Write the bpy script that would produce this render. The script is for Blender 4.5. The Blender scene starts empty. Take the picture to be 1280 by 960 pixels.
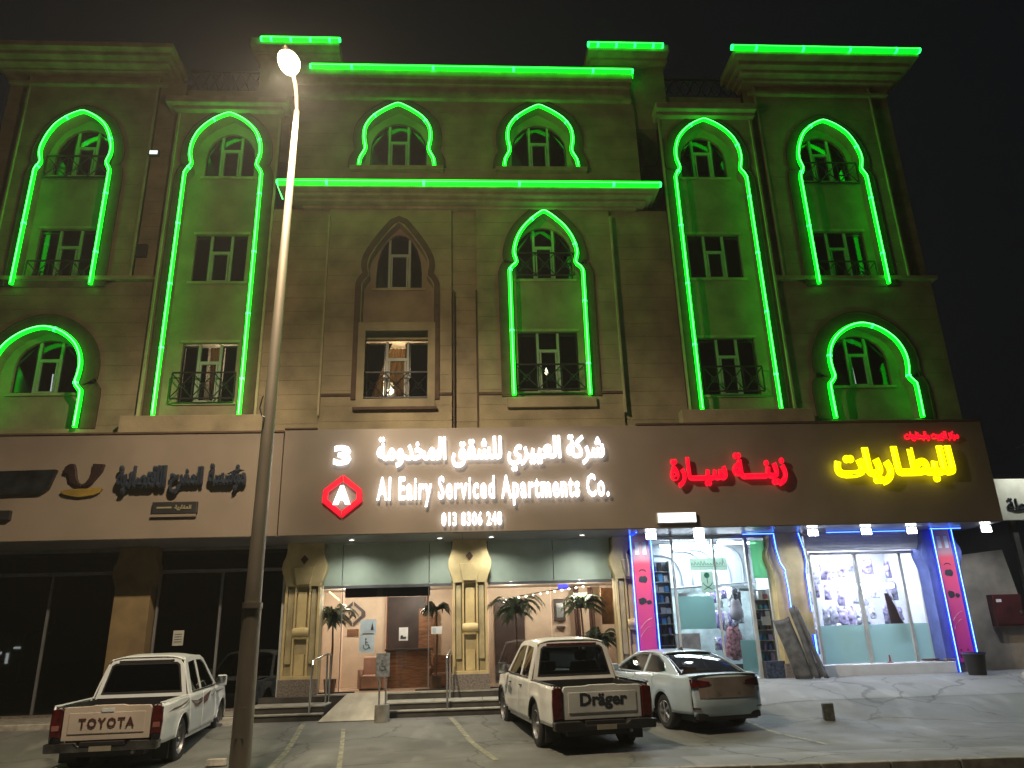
import bpy, bmesh, math, random
from mathutils import Vector, Matrix
from mathutils.geometry import tessellate_polygon
random.seed(7)
sc = bpy.context.scene
COL = sc.collection
# ------------------------------------------------------------------ camera
def cam_axes(yaw, pitch, roll):
    cy, sy, cp, sp = math.cos(yaw), math.sin(yaw), math.cos(pitch), math.sin(pitch)
    f = Vector((sy*cp, cy*cp, sp)); r = Vector((cy, -sy, 0)); u = r.cross(f)
    cr, sr = math.cos(roll), math.sin(roll)
    return r*cr+u*sr, u*cr-r*sr, f
cd = bpy.data.cameras.new('camera'); cam = bpy.data.objects.new('camera', cd); COL.objects.link(cam)
r_, u_, f_ = cam_axes(math.radians(3.66), math.radians(18.84), math.radians(-1.70))
cam.matrix_world = Matrix(((r_.x, u_.x, -f_.x, 0), (r_.y, u_.y, -f_.y, 0), (r_.z, u_.z, -f_.z, 1.8), (0, 0, 0, 1)))
cd.sensor_width = 36; cd.lens = 36*940/1280; cd.clip_end = 900; cd.clip_start = .05
sc.camera = cam
# ------------------------------------------------------------------ world and exposure
w = bpy.data.worlds.new('World'); sc.world = w; w.use_nodes = True
nt = w.node_tree; nt.nodes.clear()
wo = nt.nodes.new('ShaderNodeOutputWorld'); bg = nt.nodes.new('ShaderNodeBackground')
bg.inputs[0].default_value = (.0030, .0034, .0052, 1); bg.inputs[1].default_value = 1
nt.links.new(bg.outputs[0], wo.inputs[0])
sc.view_settings.view_transform = 'Standard'; sc.view_settings.look = 'None'
sc.view_settings.exposure = 0; sc.view_settings.gamma = 1
sc.render.engine = 'CYCLES'
cy = sc.cycles
cy.use_denoising = True; cy.max_bounces = 7; cy.diffuse_bounces = 3; cy.glossy_bounces = 3
cy.transmission_bounces = 4; cy.transparent_max_bounces = 12; cy.caustics_reflective = False
cy.caustics_refractive = False; cy.sample_clamp_indirect = 3; cy.sample_clamp_direct = 0
try: cy.use_light_tree = True
except Exception: pass
# ------------------------------------------------------------------ materials
MATS = {}
def mat(name, c, rough=.6, metal=0, var=.12, scale=3.0, bump=.0, bscale=40, coat=0, spec=.5, detail=5, c2=None, stretch=None):
    if name in MATS: return MATS[name]
    m = bpy.data.materials.new(name); m.use_nodes = True; n = m.node_tree; b = n.nodes['Principled BSDF']
    b.inputs['Roughness'].default_value = rough; b.inputs['Metallic'].default_value = metal
    b.inputs['Coat Weight'].default_value = coat; b.inputs['Specular IOR Level'].default_value = spec
    tc = n.nodes.new('ShaderNodeTexCoord'); src = tc.outputs['Object']
    if stretch:
        mp = n.nodes.new('ShaderNodeMapping'); mp.inputs['Scale'].default_value = stretch
        n.links.new(src, mp.inputs[0]); src = mp.outputs[0]
    no = n.nodes.new('ShaderNodeTexNoise'); no.inputs['Scale'].default_value = scale; no.inputs['Detail'].default_value = detail
    n.links.new(src, no.inputs['Vector'])
    mx = n.nodes.new('ShaderNodeMix'); mx.data_type = 'RGBA'
    d = c2 or tuple(max(0, x*(1-2.2*var)) for x in c)
    e = tuple(min(1, x*(1+1.2*var)) for x in c) if not c2 else c
    mx.inputs[6].default_value = (*d, 1); mx.inputs[7].default_value = (*e, 1)
    rp = n.nodes.new('ShaderNodeMapRange'); rp.inputs[1].default_value = .3; rp.inputs[2].default_value = .68
    n.links.new(no.outputs[0], rp.inputs[0]); n.links.new(rp.outputs[0], mx.inputs[0])
    n.links.new(mx.outputs[2], b.inputs['Base Color'])
    if bump:
        n2 = n.nodes.new('ShaderNodeTexNoise'); n2.inputs['Scale'].default_value = bscale; n2.inputs['Detail'].default_value = 4
        n.links.new(src, n2.inputs['Vector'])
        bp = n.nodes.new('ShaderNodeBump'); bp.inputs['Strength'].default_value = bump; bp.inputs['Distance'].default_value = .02
        n.links.new(n2.outputs[0], bp.inputs['Height']); n.links.new(bp.outputs[0], b.inputs['Normal'])
    MATS[name] = m; return m
def emis(name, c, s, base=(.5, .5, .5)):
    if name in MATS: return MATS[name]
    m = bpy.data.materials.new(name); m.use_nodes = True; b = m.node_tree.nodes['Principled BSDF']
    b.inputs['Base Color'].default_value = (*base, 1); b.inputs['Emission Color'].default_value = (*c, 1)
    b.inputs['Emission Strength'].default_value = s; b.inputs['Roughness'].default_value = .4
    MATS[name] = m; return m
def glass(name, tint=(.9, .95, .93), refl=1.0, trans=.9, rough=.02, diff=None, dw=0.0):
    if name in MATS: return MATS[name]
    m = bpy.data.materials.new(name); m.use_nodes = True; n = m.node_tree; n.nodes.clear()
    o = n.nodes.new('ShaderNodeOutputMaterial'); t = n.nodes.new('ShaderNodeBsdfTransparent'); g = n.nodes.new('ShaderNodeBsdfGlossy')
    t.inputs[0].default_value = tuple(x*trans for x in tint)+(1,); g.inputs['Roughness'].default_value = rough
    fr = n.nodes.new('ShaderNodeFresnel'); fr.inputs[0].default_value = 1.5
    ml = n.nodes.new('ShaderNodeMath'); ml.operation = 'MULTIPLY_ADD'; ml.inputs[1].default_value = refl; ml.inputs[2].default_value = .04*refl; ml.use_clamp = True
    n.links.new(fr.outputs[0], ml.inputs[0])
    mx = n.nodes.new('ShaderNodeMixShader'); n.links.new(ml.outputs[0], mx.inputs[0])
    last = t.outputs[0]
    if diff:
        d = n.nodes.new('ShaderNodeBsdfDiffuse'); d.inputs[0].default_value = (*diff, 1)
        tr = n.nodes.new('ShaderNodeBsdfTranslucent'); tr.inputs[0].default_value = (*diff, 1)
        m1 = n.nodes.new('ShaderNodeMixShader'); m1.inputs[0].default_value = .5
        n.links.new(d.outputs[0], m1.inputs[1]); n.links.new(tr.outputs[0], m1.inputs[2])
        m2 = n.nodes.new('ShaderNodeMixShader'); m2.inputs[0].default_value = dw
        n.links.new(t.outputs[0], m2.inputs[1]); n.links.new(m1.outputs[0], m2.inputs[2]); last = m2.outputs[0]
    n.links.new(last, mx.inputs[1]); n.links.new(g.outputs[0], mx.inputs[2]); n.links.new(mx.outputs[0], o.inputs[0])
    MATS[name] = m; return m
STONE = mat('beige_stone', (.30, .245, .15), .85, var=.16, scale=1.3, bump=.35, bscale=30)
STONE2 = mat('pale_stone', (.40, .34, .215), .8, var=.12, scale=2.0, bump=.25, bscale=45)
TRIM = mat('brown_trim', (.085, .045, .027), .8, var=.15, scale=4, bump=.2)
GAP = mat('dark_gap', (.035, .028, .02), .95, var=.1)
JOINT = mat('mortar_joint', (.19, .155, .10), .95, var=.1)
RECS = mat('recess_stone', (.27, .20, .14), .85, var=.13, scale=1.6, bump=.25, bscale=45)  # stone toned down and browned to offset green neon light in the recesses
CORN = mat('cornice_plaster', (.34, .29, .18), .85, var=.14, scale=2.4, bump=.2)
PILS = mat('pilaster_stone', (.56, .45, .22), .7, var=.13, scale=2.2, bump=.2, bscale=50)
PILS2 = mat('pilaster_stone_panel', (.42, .36, .21), .8, var=.13, scale=3, bump=.2, bscale=50)
GRAN = mat('grey_granite', (.21, .18, .155), .45, var=.25, scale=24, bump=.1)
CLAD = mat('fascia_cladding', (.215, .175, .135), .42, var=.07, scale=.8, detail=3, spec=.4)
SOFF = mat('soffit_panel', (.22, .22, .235), .3, var=.1, scale=1)
ALU = mat('pale_aluminium', (.62, .64, .60), .4, .3, var=.08)
ALUD = mat('grey_aluminium', (.30, .31, .32), .35, .6, var=.1)
IRON = mat('black_iron', (.02, .02, .02), .5, .4, var=.2)
PANEL = mat('frosted_header', (.40, .50, .42), .35, var=.08, scale=1.5)
ASPH = None
CONC = mat('concrete', (.27, .26, .225), .85, var=.18, scale=5, bump=.4, bscale=60)
CONCL = mat('pale_concrete', (.42, .40, .34), .85, var=.2, scale=6, bump=.3, bscale=60)
CHROME = mat('chrome', (.75, .75, .75), .12, 1, var=.04)
STEEL = mat('stainless_steel', (.6, .6, .58), .25, .9, var=.06)
BLK = mat('black_plastic', (.018, .018, .018), .5, var=.2)
RUB = mat('tyre_rubber', (.022, .022, .022), .85, var=.2, bump=.3)
GREEN = emis('green_neon', (.0, 1.0, .008), 4.4, (.0, .3, .0))
GCORE = emis('green_neon_core', (.09, 1.0, .17), 4.2)
GTIP = emis('green_neon_joint', (.01, 1.0, .10), 5)
BLUE = emis('blue_neon', (.005, .03, 1.0), 3.0, (0, 0, .3))
BCORE = emis('blue_neon_core', (.12, .38, 1.0), 4.5)
WHITE = emis('white_lit_letters', (1, .98, 1), 4.8)
RED = emis('red_lit_letters', (1, .002, .025), 1.3, (.25, 0, 0))
YEL = emis('yellow_lit_letters', (1, .90, 0.0), 2.2, (.4, .3, 0))
LAMPW = emis('cool_lamp_face', (.92, .96, 1), 18)
LAMPY = emis('downlight_face', (1, .98, .92), 9)
# ------------------------------------------------------------------ mesh helper
ORG = {}
class MB:
    def __init__(s): s.v = []; s.f = []
    def add(s, vs, fs):
        n = len(s.v); s.v += [tuple(v) for v in vs]; s.f += [tuple(i+n for i in f) for f in fs]; return s
    def box(s, x0, x1, y0, y1, z0, z1):
        if x0 > x1: x0, x1 = x1, x0
        if y0 > y1: y0, y1 = y1, y0
        return s.add([(x, y, z) for x in (x0, x1) for y in (y0, y1) for z in (z0, z1)],
                     [(0, 1, 3, 2), (4, 6, 7, 5), (0, 4, 5, 1), (2, 3, 7, 6), (0, 2, 6, 4), (1, 5, 7, 3)])
    def hexa(s, p): # 8 points: bottom 4 ccw, top 4 ccw
        return s.add(p, [(3, 2, 1, 0), (4, 5, 6, 7), (0, 1, 5, 4), (1, 2, 6, 5), (2, 3, 7, 6), (3, 0, 4, 7)])
    def tube(s, pts, r, n=8, caps=True, closed=False):
        P = [Vector(p) for p in pts]; N = len(P)
        rs = r if isinstance(r, (list, tuple)) else [r]*N
        t0 = (P[1]-P[0]).normalized(); a = Vector((0, 0, 1)) if abs(t0.z) < .9 else Vector((1, 0, 0))
        u = t0.cross(a).normalized(); vs = []
        for i in range(N):
            if closed: t = (P[(i+1) % N]-P[i-1])
            else: t = (P[min(i+1, N-1)]-P[max(i-1, 0)])
            t.normalize(); u = (u-t*u.dot(t)); u = u.normalized() if u.length > 1e-6 else t.orthogonal().normalized()
            q = t.cross(u)
            vs += [P[i]+(u*math.cos(2*math.pi*k/n)+q*math.sin(2*math.pi*k/n))*rs[i] for k in range(n)]
        fs = []
        for i in range(N if closed else N-1):
            a0, b0 = i*n, ((i+1) % N)*n
            fs += [(a0+k, a0+(k+1) % n, b0+(k+1) % n, b0+k) for k in range(n)]
        if caps and not closed: fs += [tuple(range(n-1, -1, -1)), tuple((N-1)*n+k for k in range(n))]
        return s.add(vs, fs)
    def prism(s, loops, w0, w1, fm):
        L = [[Vector((a, b, 0)) for a, b in lp] for lp in loops]
        tri = tessellate_polygon(L); flat = [v for lp in L for v in lp]; n = len(flat)
        vs = [fm(v.x, v.y, w0) for v in flat]+[fm(v.x, v.y, w1) for v in flat]; fs = []
        for t in tri: fs += [tuple(t), tuple(i+n for i in reversed(t))]
        k = 0
        for lp in L:
            m = len(lp)
            for i in range(m): a, b = k+i, k+(i+1) % m; fs.append((a, b, b+n, a+n))
            k += m
        return s.add(vs, fs)
    def lathe(s, prof, c, ax='z', n=16):
        vs = []; fs = []
        for k in range(n):
            a = 2*math.pi*k/n
            for r, h in prof:
                p = (r*math.cos(a), r*math.sin(a), h)
                if ax == 'x': p = (h, r*math.cos(a), r*math.sin(a))
                if ax == 'y': p = (r*math.cos(a), h, r*math.sin(a))
                vs.append((c[0]+p[0], c[1]+p[1], c[2]+p[2]))
        m = len(prof)
        for k in range(n):
            for j in range(m-1): fs.append((k*m+j, ((k+1) % n)*m+j, ((k+1) % n)*m+j+1, k*m+j+1))
        return s.add(vs, fs)
    def patch(s, fn, nu, nv):
        vs = [fn(i/nu, j/nv) for i in range(nu+1) for j in range(nv+1)]
        return s.add(vs, [(i*(nv+1)+j, (i+1)*(nv+1)+j, (i+1)*(nv+1)+j+1, i*(nv+1)+j+1) for i in range(nu) for j in range(nv)])
    def build(s, name, m, parent=None, smooth=False, bevel=0, solid=0, kind=None, sub=0):
        me = bpy.data.meshes.new(name); o = bpy.data.objects.new(name, me); COL.objects.link(o)
        if parent is not None: org = ORG.get(parent.name, Vector()); o.parent = parent
        elif kind == 'structure': org = Vector()
        else:
            xs = [v[0] for v in s.v]; ys = [v[1] for v in s.v]; zs = [v[2] for v in s.v]
            org = Vector(((min(xs)+max(xs))/2, (min(ys)+max(ys))/2, min(zs))); o.location = org
        ORG[o.name] = org
        me.from_pydata([(v[0]-org.x, v[1]-org.y, v[2]-org.z) for v in s.v], [], s.f)
        bm = bmesh.new(); bm.from_mesh(me); bmesh.ops.recalc_face_normals(bm, faces=bm.faces); bm.to_mesh(me); bm.free()
        me.materials.append(m)
        if smooth: me.shade_smooth()
        if solid: d = o.modifiers.new('solid', 'SOLIDIFY'); d.thickness = solid; d.offset = -1 if solid > 0 else 1; d.thickness = abs(solid)
        if sub: d = o.modifiers.new('sub', 'SUBSURF'); d.levels = d.render_levels = sub
        if bevel: d = o.modifiers.new('bevel', 'BEVEL'); d.width = bevel; d.segments = 2; d.limit_method = 'ANGLE'
        if smooth:
            try: me.set_sharp_from_angle(angle=math.radians(38))
            except Exception: pass
        if kind: o['kind'] = kind
        return o
def thing(name, label, cat, loc, rz=0, group=None, local=False):
    o = bpy.data.objects.new(name, None); COL.objects.link(o); o.location = loc; o.rotation_euler = (0, 0, rz)
    o.empty_display_size = .2; o['label'] = label; o['category'] = cat
    if group: o['group'] = group
    ORG[o.name] = Vector() if local else Vector(loc); return o
def tag(o, label, cat, group=None):
    o['label'] = label; o['category'] = cat
    if group: o['group'] = group
    return o
XZ = lambda Y: (lambda u, v, w: (u, w, v))
xz = lambda u, v, w: (u, w, v)
def rect(x0, x1, z0, z1): return [(x0, z0), (x1, z0), (x1, z1), (x0, z1)]
def light(name, kind, loc, power, color, size=.1, rot=None, parent=None, **k):
    l = bpy.data.lights.new(name, kind); l.energy = power; l.color = color
    if kind in ('POINT', 'SPOT'): l.shadow_soft_size = size
    if kind == 'AREA': l.size = size
    for a, b in k.items(): setattr(l, a, b)
    o = bpy.data.objects.new(name, l); COL.objects.link(o)
    if parent: o.parent = parent; loc = Vector(loc)-ORG.get(parent.name, Vector())
    o.location = loc
    if rot: o.rotation_euler = rot
    return o
# ------------------------------------------------------------------ writing
AF = {'ا': 0xFE8D, 'ب': 0xFE8F, 'ة': 0xFE93, 'ت': 0xFE95, 'ج': 0xFE9D, 'ح': 0xFEA1, 'خ': 0xFEA5, 'د': 0xFEA9, 'ر': 0xFEAD, 'ز': 0xFEAF, 'س': 0xFEB1, 'ش': 0xFEB5, 'ص': 0xFEB9, 'ط': 0xFEC1, 'ع': 0xFEC9, 'ف': 0xFED1, 'ق': 0xFED5, 'ك': 0xFED9, 'ل': 0xFEDD, 'م': 0xFEE1, 'ن': 0xFEE5, 'ه': 0xFEE9, 'و': 0xFEED, 'ي': 0xFEF1, 'ؤ': 0xFE85, 'إ': 0xFE87}
NOJ = 'اةدرزوؤإ'
def arabic(s):
    out = []
    for i, c in enumerate(s):
        if c not in AF: out.append(c); continue
        p = i > 0 and (s[i-1] == 'ـ' or (s[i-1] in AF and s[i-1] not in NOJ))
        n = i+1 < len(s) and (s[i+1] in AF or s[i+1] == 'ـ') and c not in NOJ
        out.append(chr(AF[c]+(3 if p and n else 1 if p else 2 if n else 0)))
    return ''.join(reversed(out))
_tc = {}
def glyph(ch, bold, ext, res=2):
    k = (ch, bold, ext, res)
    if k in _tc: return _tc[k]
    def mk(body, b, e):
        c = bpy.data.curves.new('t', 'FONT'); c.body = body; c.extrude = e; c.bevel_depth = b; c.bevel_resolution = 0; c.resolution_u = res
        o = bpy.data.objects.new('t', c); COL.objects.link(o); dg = bpy.context.evaluated_depsgraph_get(); dg.update()
        m = bpy.data.meshes.new_from_object(o.evaluated_get(dg)); bpy.data.objects.remove(o); return m
    i0 = max(v.co.x for v in mk('I', 0, 0).vertices); i1 = max(v.co.x for v in mk(ch+'I', 0, 0).vertices)
    m = mk(ch, bold, ext) if ch.strip() else None
    vs = [tuple(v.co) for v in m.vertices] if m else []; fs = [tuple(p.vertices) for p in m.polygons] if m else []
    _tc[k] = (vs, fs, i1-i0); return _tc[k]
def text_parts(s, x0, x1, z0, z1, y, m, parent, bold=.03, ext=.02, ar=False, name='letter', fm=None, joined=False, res=2, gap=0.0, dep=1.0):
    """letters standing on a wall facing -Y, fitted into the rectangle; each letter one part"""
    s2 = arabic(s) if ar else s
    items = []; x = 0
    for ch in s2:
        vs, fs, adv = glyph(ch, bold, ext, res)
        if vs: items.append((x, vs, fs))
        x += adv+(0 if ar else gap)
    ax0 = min(x+v[0] for x, vs, _ in items for v in vs); ax1 = max(x+v[0] for x, vs, _ in items for v in vs)
    az0 = min(v[1] for _, vs, _ in items for v in vs); az1 = max(v[1] for _, vs, _ in items for v in vs)
    sx = (x1-x0)/(ax1-ax0); sz = (z1-z0)/(az1-az0); out = []; J = MB()
    for i, (x, vs, fs) in enumerate(items):
        b = MB(); dy = .0015*(i % 3)
        pv = [(x0+(x+v[0]-ax0)*sx, y-(v[2]+bold+ext)*min(1, sz)*dep-dy*sz, z0+(v[1]-az0)*sz) for v in vs]
        if fm: pv = [fm(*p) for p in pv]
        (J if joined else b).add(pv, fs)
        if not joined: out.append(b.build(name, m, parent))
    if joined: return J.build(name, m, parent)
    return out
# ------------------------------------------------------------------ ground
def sm(a, b, t): t = max(0, min(1, (t-a)/(b-a))); return t*t*(3-2*t)
def gz(x, y): return .22*sm(15.0, 18.6, y)+.48*sm(4.6, 7.4, x)*sm(15.4, 19.9, y)-.10*(1-sm(-6.5, -3.4, x))*(1-sm(15.8, 18.4, y))*sm(12.2, 13.4, y)
def kerb_y(x): return 12.05-.05*x
def asphalt(name, base, dark, seams=False):
    m = bpy.data.materials.new(name); m.use_nodes = True; n = m.node_tree; b = n.nodes['Principled BSDF']
    tc = n.nodes.new('ShaderNodeTexCoord'); L = n.links
    def noise(s, d=4, st=None):
        q = n.nodes.new('ShaderNodeTexNoise'); q.inputs['Scale'].default_value = s; q.inputs['Detail'].default_value = d
        if st:
            mp = n.nodes.new('ShaderNodeMapping'); mp.inputs['Scale'].default_value = st; L.new(tc.outputs['Object'], mp.inputs[0]); L.new(mp.outputs[0], q.inputs['Vector'])
        else: L.new(tc.outputs['Object'], q.inputs['Vector'])
        return q.outputs[0]
    def ramp(v, a, b_, lo=0, hi=1):
        q = n.nodes.new('ShaderNodeMapRange'); q.inputs[1].default_value = a; q.inputs[2].default_value = b_; q.inputs[3].default_value = lo; q.inputs[4].default_value = hi
        L.new(v, q.inputs[0]); return q.outputs[0]
    def mix(f, a, b_):
        q = n.nodes.new('ShaderNodeMix'); q.data_type = 'RGBA'; L.new(f, q.inputs[0])
        for k, v in ((6, a), (7, b_)):
            if isinstance(v, tuple): q.inputs[k].default_value = (*v, 1)
            else: L.new(v, q.inputs[k])
        return q.outputs[2]
    c = mix(ramp(noise(.55, 6), .35, .65), dark, base)
    c = mix(ramp(noise(1.7, 5, (1, .35, 1)), .56, .72, 0, .55), c, tuple(x*1.55 for x in base))
    c = mix(ramp(noise(.9, 5, (1, 1, 1)), .62, .7, 0, .6), c, tuple(x*.45 for x in dark))
    c = mix(ramp(noise(160, 2), .55, .75, 0, .5), c, tuple(x*2.0 for x in base))
    vo = n.nodes.new('ShaderNodeTexVoronoi'); vo.feature = 'DISTANCE_TO_EDGE'; vo.inputs['Scale'].default_value = .42
    wn = n.nodes.new('ShaderNodeTexNoise'); wn.inputs['Scale'].default_value = 1.4; wn.inputs['Detail'].default_value = 5; L.new(tc.outputs['Object'], wn.inputs['Vector'])
    va = n.nodes.new('ShaderNodeVectorMath'); va.operation = 'MULTIPLY_ADD'; va.inputs[1].default_value = (.8, .8, 0); L.new(wn.outputs[1], va.inputs[0]); L.new(tc.outputs['Object'], va.inputs[2]); L.new(va.outputs[0], vo.inputs['Vector'])
    c = mix(ramp(vo.outputs['Distance'], .004, .012, .55, 0), c, tuple(x*.3 for x in dark))
    c = mix(ramp(noise(.38, 7), .60, .66, 0, .45), c, tuple(x*1.35 for x in base))
    c = mix(ramp(noise(2.6, 3), .70, .76, 0, .6), c, tuple(x*.35 for x in dark))
    L.new(c, b.inputs['Base Color']); L.new(ramp(noise(1.2), .3, .7, .62, .9), b.inputs['Roughness'])
    bp = n.nodes.new('ShaderNodeBump'); bp.inputs['Strength'].default_value = .5; bp.inputs['Distance'].default_value = .01
    L.new(noise(120, 3), bp.inputs['Height']); L.new(bp.outputs[0], b.inputs['Normal'])
    return m
ASPH = asphalt('asphalt', (.16, .165, .155), (.095, .10, .095))
ASPR = asphalt('road_asphalt', (.05, .05, .05), (.03, .03, .03))
APR = asphalt('concrete_apron', (.21, .215, .21), (.15, .155, .155))
def sheet(name, xs, ys, m, dz=0, f=gz):
    b = MB(); n = len(ys)
    vs = [(x, y, f(x, y)+dz) for x in xs for y in ys]
    b.add(vs, [(i*n+j, (i+1)*n+j, (i+1)*n+j+1, i*n+j+1) for i in range(len(xs)-1) for j in range(n-1)])
    return b.build(name, m, kind='structure', smooth=True)
def lin(a, b, n): return [a+(b-a)*i/n for i in range(n+1)]
b = MB(); xs = [-120, -60, -30]+lin(-20, 20, 80)+[30, 60, 120]; J = 50
vs = []
for x in xs:
    y0 = kerb_y(max(-30, min(30, x)))
    for j in range(J+3):
        y = y0+(24-y0)*j/J if j <= J else (60 if j == J+1 else 260)
        vs.append((x, y, gz(x, y)))
n = J+3
b.add(vs, [(i*n+j, (i+1)*n+j, (i+1)*n+j+1, i*n+j+1) for i in range(len(xs)-1) for j in range(n-1)])
b.build('parking_lot', ASPH, kind='structure', smooth=True)
b = MB(); b.add([(-120, -120, -.15), (120, -120, -.15), (120, 13.8, -.15), (-120, 13.8, -.15)], [(0, 1, 2, 3)])
b.build('road', ASPR, kind='structure')
# concrete apron on the right, its front edge a seam, and a paving strip behind the kerb
xs = lin(4.9, 20, 40); ys = lin(17.45, 20.6, 14)
sheet('concrete_apron', xs, ys, APR, .006)
b = MB(); n = 2
xs = lin(3.3, 30, 40)
b.add([(x, kerb_y(x)+.02+t*(1.05+.12*math.sin(x*1.3)*.5), gz(x, 12)+.006) for x in xs for t in (0, 1)], [(i*2, i*2+2, i*2+3, i*2+1) for i in range(40)])
b.build('paving_strip', APR, kind='structure')
ks = thing('kerb', 'pale concrete kerb along the road edge at the bottom of the picture', 'kerb', (0, 12, -.15))
ks['kind'] = 'structure'; del ks['category']; del ks['label']
for i in range(-14, 28):
    x = i*1.0; a = .004*math.sin(i*7.1)
    MB().hexa([(x+.008, kerb_y(x)-.16, -.16), (x+.992, kerb_y(x+1)-.16, -.16), (x+.992, kerb_y(x+1), -.16), (x+.008, kerb_y(x), -.16),
               (x+.008, kerb_y(x)-.145, .02+a), (x+.992, kerb_y(x+1)-.145, .02+a), (x+.992, kerb_y(x+1), .022+a), (x+.008, kerb_y(x), .022+a)]).build('kerb_stone', CONC, ks, bevel=.012)
LINE = mat('worn_line_paint', (.34, .34, .25), .8, var=.3, scale=9, c2=(.12, .12, .10))
def pline(x0, y0, x1, y1, wd=.11):
    b = MB(); d = Vector((x1-x0, y1-y0)).normalized(); nx, ny = -d.y*wd/2, d.x*wd/2; vs = []
    N = 14
    for i in range(N+1):
        x = x0+(x1-x0)*i/N; y = y0+(y1-y0)*i/N
        vs += [(x-nx, y-ny, gz(x, y)+.007), (x+nx, y+ny, gz(x, y)+.007)]
    b.add(vs, [(2*i, 2*i+1, 2*i+3, 2*i+2) for i in range(N)]); return b.build('parking_line', LINE, kind='structure')
pline(-3.62, 18.2, -3.12, 13.2); pline(-.42, 18.3, .42, 13.3); pline(-2.62, 17.3, -2.0, 12.9, .08)
pline(5.6, 17.2, 6.0, 13.6); pline(-7.1, 18.2, -7.3, 13.2)
# ------------------------------------------------------------------ the apartment building
B = thing('apartment_building', 'four storey beige stone apartment building with Moorish arched window bays', 'building', (.2, 19.6, .2))
def band(bm, rows, xa, xb, holes, yf, yb):
    """rows z0..z1 of one course; returns list of prisms left/right of each hole"""
def course_wall(x0, x1, z0, z1, yf, holes=(), h=.42, m=STONE, yb=None, gap=.007):
    """holes: (cx, profile [(z, halfwidth)...] bottom to top)"""
    yb = yb or yf+.35
    n = max(1, round((z1-z0)/h)); h = (z1-z0)/n
    MB().prism([rect(x0, x1, z0, z1)] if not holes else [rect(x0, x1, z0, z1)]+[[(cx-w_-.004, z) for z, w_ in pr if w_ > 0]+[(cx, pr[-1][0])]+[(cx+w_+.004, z) for z, w_ in reversed(pr) if w_ > 0] for cx, pr in holes], yf+.018, yb-.002, xz).build('wall', JOINT, B)
    for i in range(n):
        za, zb = z0+i*h+gap/2, z0+(i+1)*h-gap/2
        zs = {za, zb}
        for cx, pr in holes:
            for z, w_ in pr:
                if za < z < zb: zs.add(z)
        zs = sorted(zs)
        def wd(pr, z, up):
            if z < pr[0][0]-1e-6 or z > pr[-1][0]+1e-6: return 0
            if abs(z-pr[0][0]) < 1e-6 and not up: return 0
            for (za_, wa), (zb_, wb) in zip(pr, pr[1:]):
                if za_-1e-6 <= z <= zb_+1e-6: return wa+(wb-wa)*(z-za_)/max(1e-6, zb_-za_)
            return 0
        act = [h_ for h_ in holes if h_[1][0][0] < zb-.01 and h_[1][-1][0] > za+.01]
        act.sort(key=lambda q: q[0])
        segs = []
        for k in range(len(act)+1):
            q = MB()
            for a, b_ in zip(zs, zs[1:]):
                L0 = act[k-1][0]+wd(act[k-1][1], a, True) if k > 0 else x0
                L1 = act[k-1][0]+wd(act[k-1][1], b_, False) if k > 0 else x0
                R0 = act[k][0]-wd(act[k][1], a, True) if k < len(act) else x1
                R1 = act[k][0]-wd(act[k][1], b_, False) if k < len(act) else x1
                q.hexa([(L0, yf, a), (R0, yf, a), (R0, yb-.004, a), (L0, yb-.004, a), (L1, yf, b_), (R1, yf, b_), (R1, yb-.004, b_), (L1, yb-.004, b_)])
            q.build('stone_course', m, B)
PA = [(7.6, 1.10), (14.98, 1.10), (15.12, 1.04), (15.3, .94), (15.62, 1.01), (15.95, 1.0), (16.2, .94), (16.45, .83), (16.68, .65), (16.88, .42), (17.01, .2), (17.08, 0)]
PD = [(11.42, 1.05), (15.08, 1.05), (15.18, 1.01), (15.36, .93), (15.6, .99), (15.85, 1.0), (16.16, .93), (16.45, .82), (16.7, .67), (16.92, .43), (17.06, .2), (17.13, 0)]
PC = [(15.38, 1.12), (15.63, 1.09), (15.95, .95), (16.33, 1.0), (16.7, .98), (16.95, .87), (17.15, .72), (17.36, .46), (17.52, .2), (17.6, 0)]
PB = [(8.1, 1.04), (11.86, 1.06), (11.98, 1.0), (12.14, .86), (12.42, .92), (12.7, .88), (13.0, .78), (13.3, .60), (13.56, .36), (13.74, .15), (13.82, 0)]
PE = [(7.35, 1.24), (8.25, 1.25), (8.38, 1.2), (8.55, 1.08), (8.8, 1.11), (9.1, 1.12), (9.4, 1.05), (9.7, .88), (9.95, .6), (10.1, .3), (10.16, 0)]
PU = [(8.05, .98), (11.5, .98), (11.62, .92), (11.8, .80), (12.1, .84), (12.4, .78), (12.8, .56), (13.15, .32), (13.5, 0)]
def grow(pr, d): return [(z, w_+d) for z, w_ in pr[:-1]]+[(pr[-1][0]+d*1.2, 0)]
def path(cx, pr):
    L = [(cx-w_, z) for z, w_ in pr[:-1]]+[(cx, pr[-1][0])]+[(cx+w_, z) for z, w_ in reversed(pr[:-1])]
    return L
def smooth_path(P, keep=2):
    out = []
    for i in range(len(P)-1):
        p0 = P[max(i-1, 0)]; p1 = P[i]; p2 = P[i+1]; p3 = P[min(i+2, len(P)-1)]
        if math.dist(p1, p2) > 1.5: out.append(p1); continue
        for k in range(3):
            t = k/3
            def cr(a, b_, c, d): return .5*((2*b_)+(-a+c)*t+(2*a-5*b_+4*c-d)*t*t+(-a+3*b_-3*c+d)*t**3)
            if math.dist(p0, p1) > 1.5: p0 = p1
            if math.dist(p2, p3) > 1.5: p3 = p2
            out.append((cr(p0[0], p1[0], p2[0], p3[0]), cr(p0[1], p1[1], p2[1], p3[1])))
    out.append(P[-1]); return out
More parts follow.
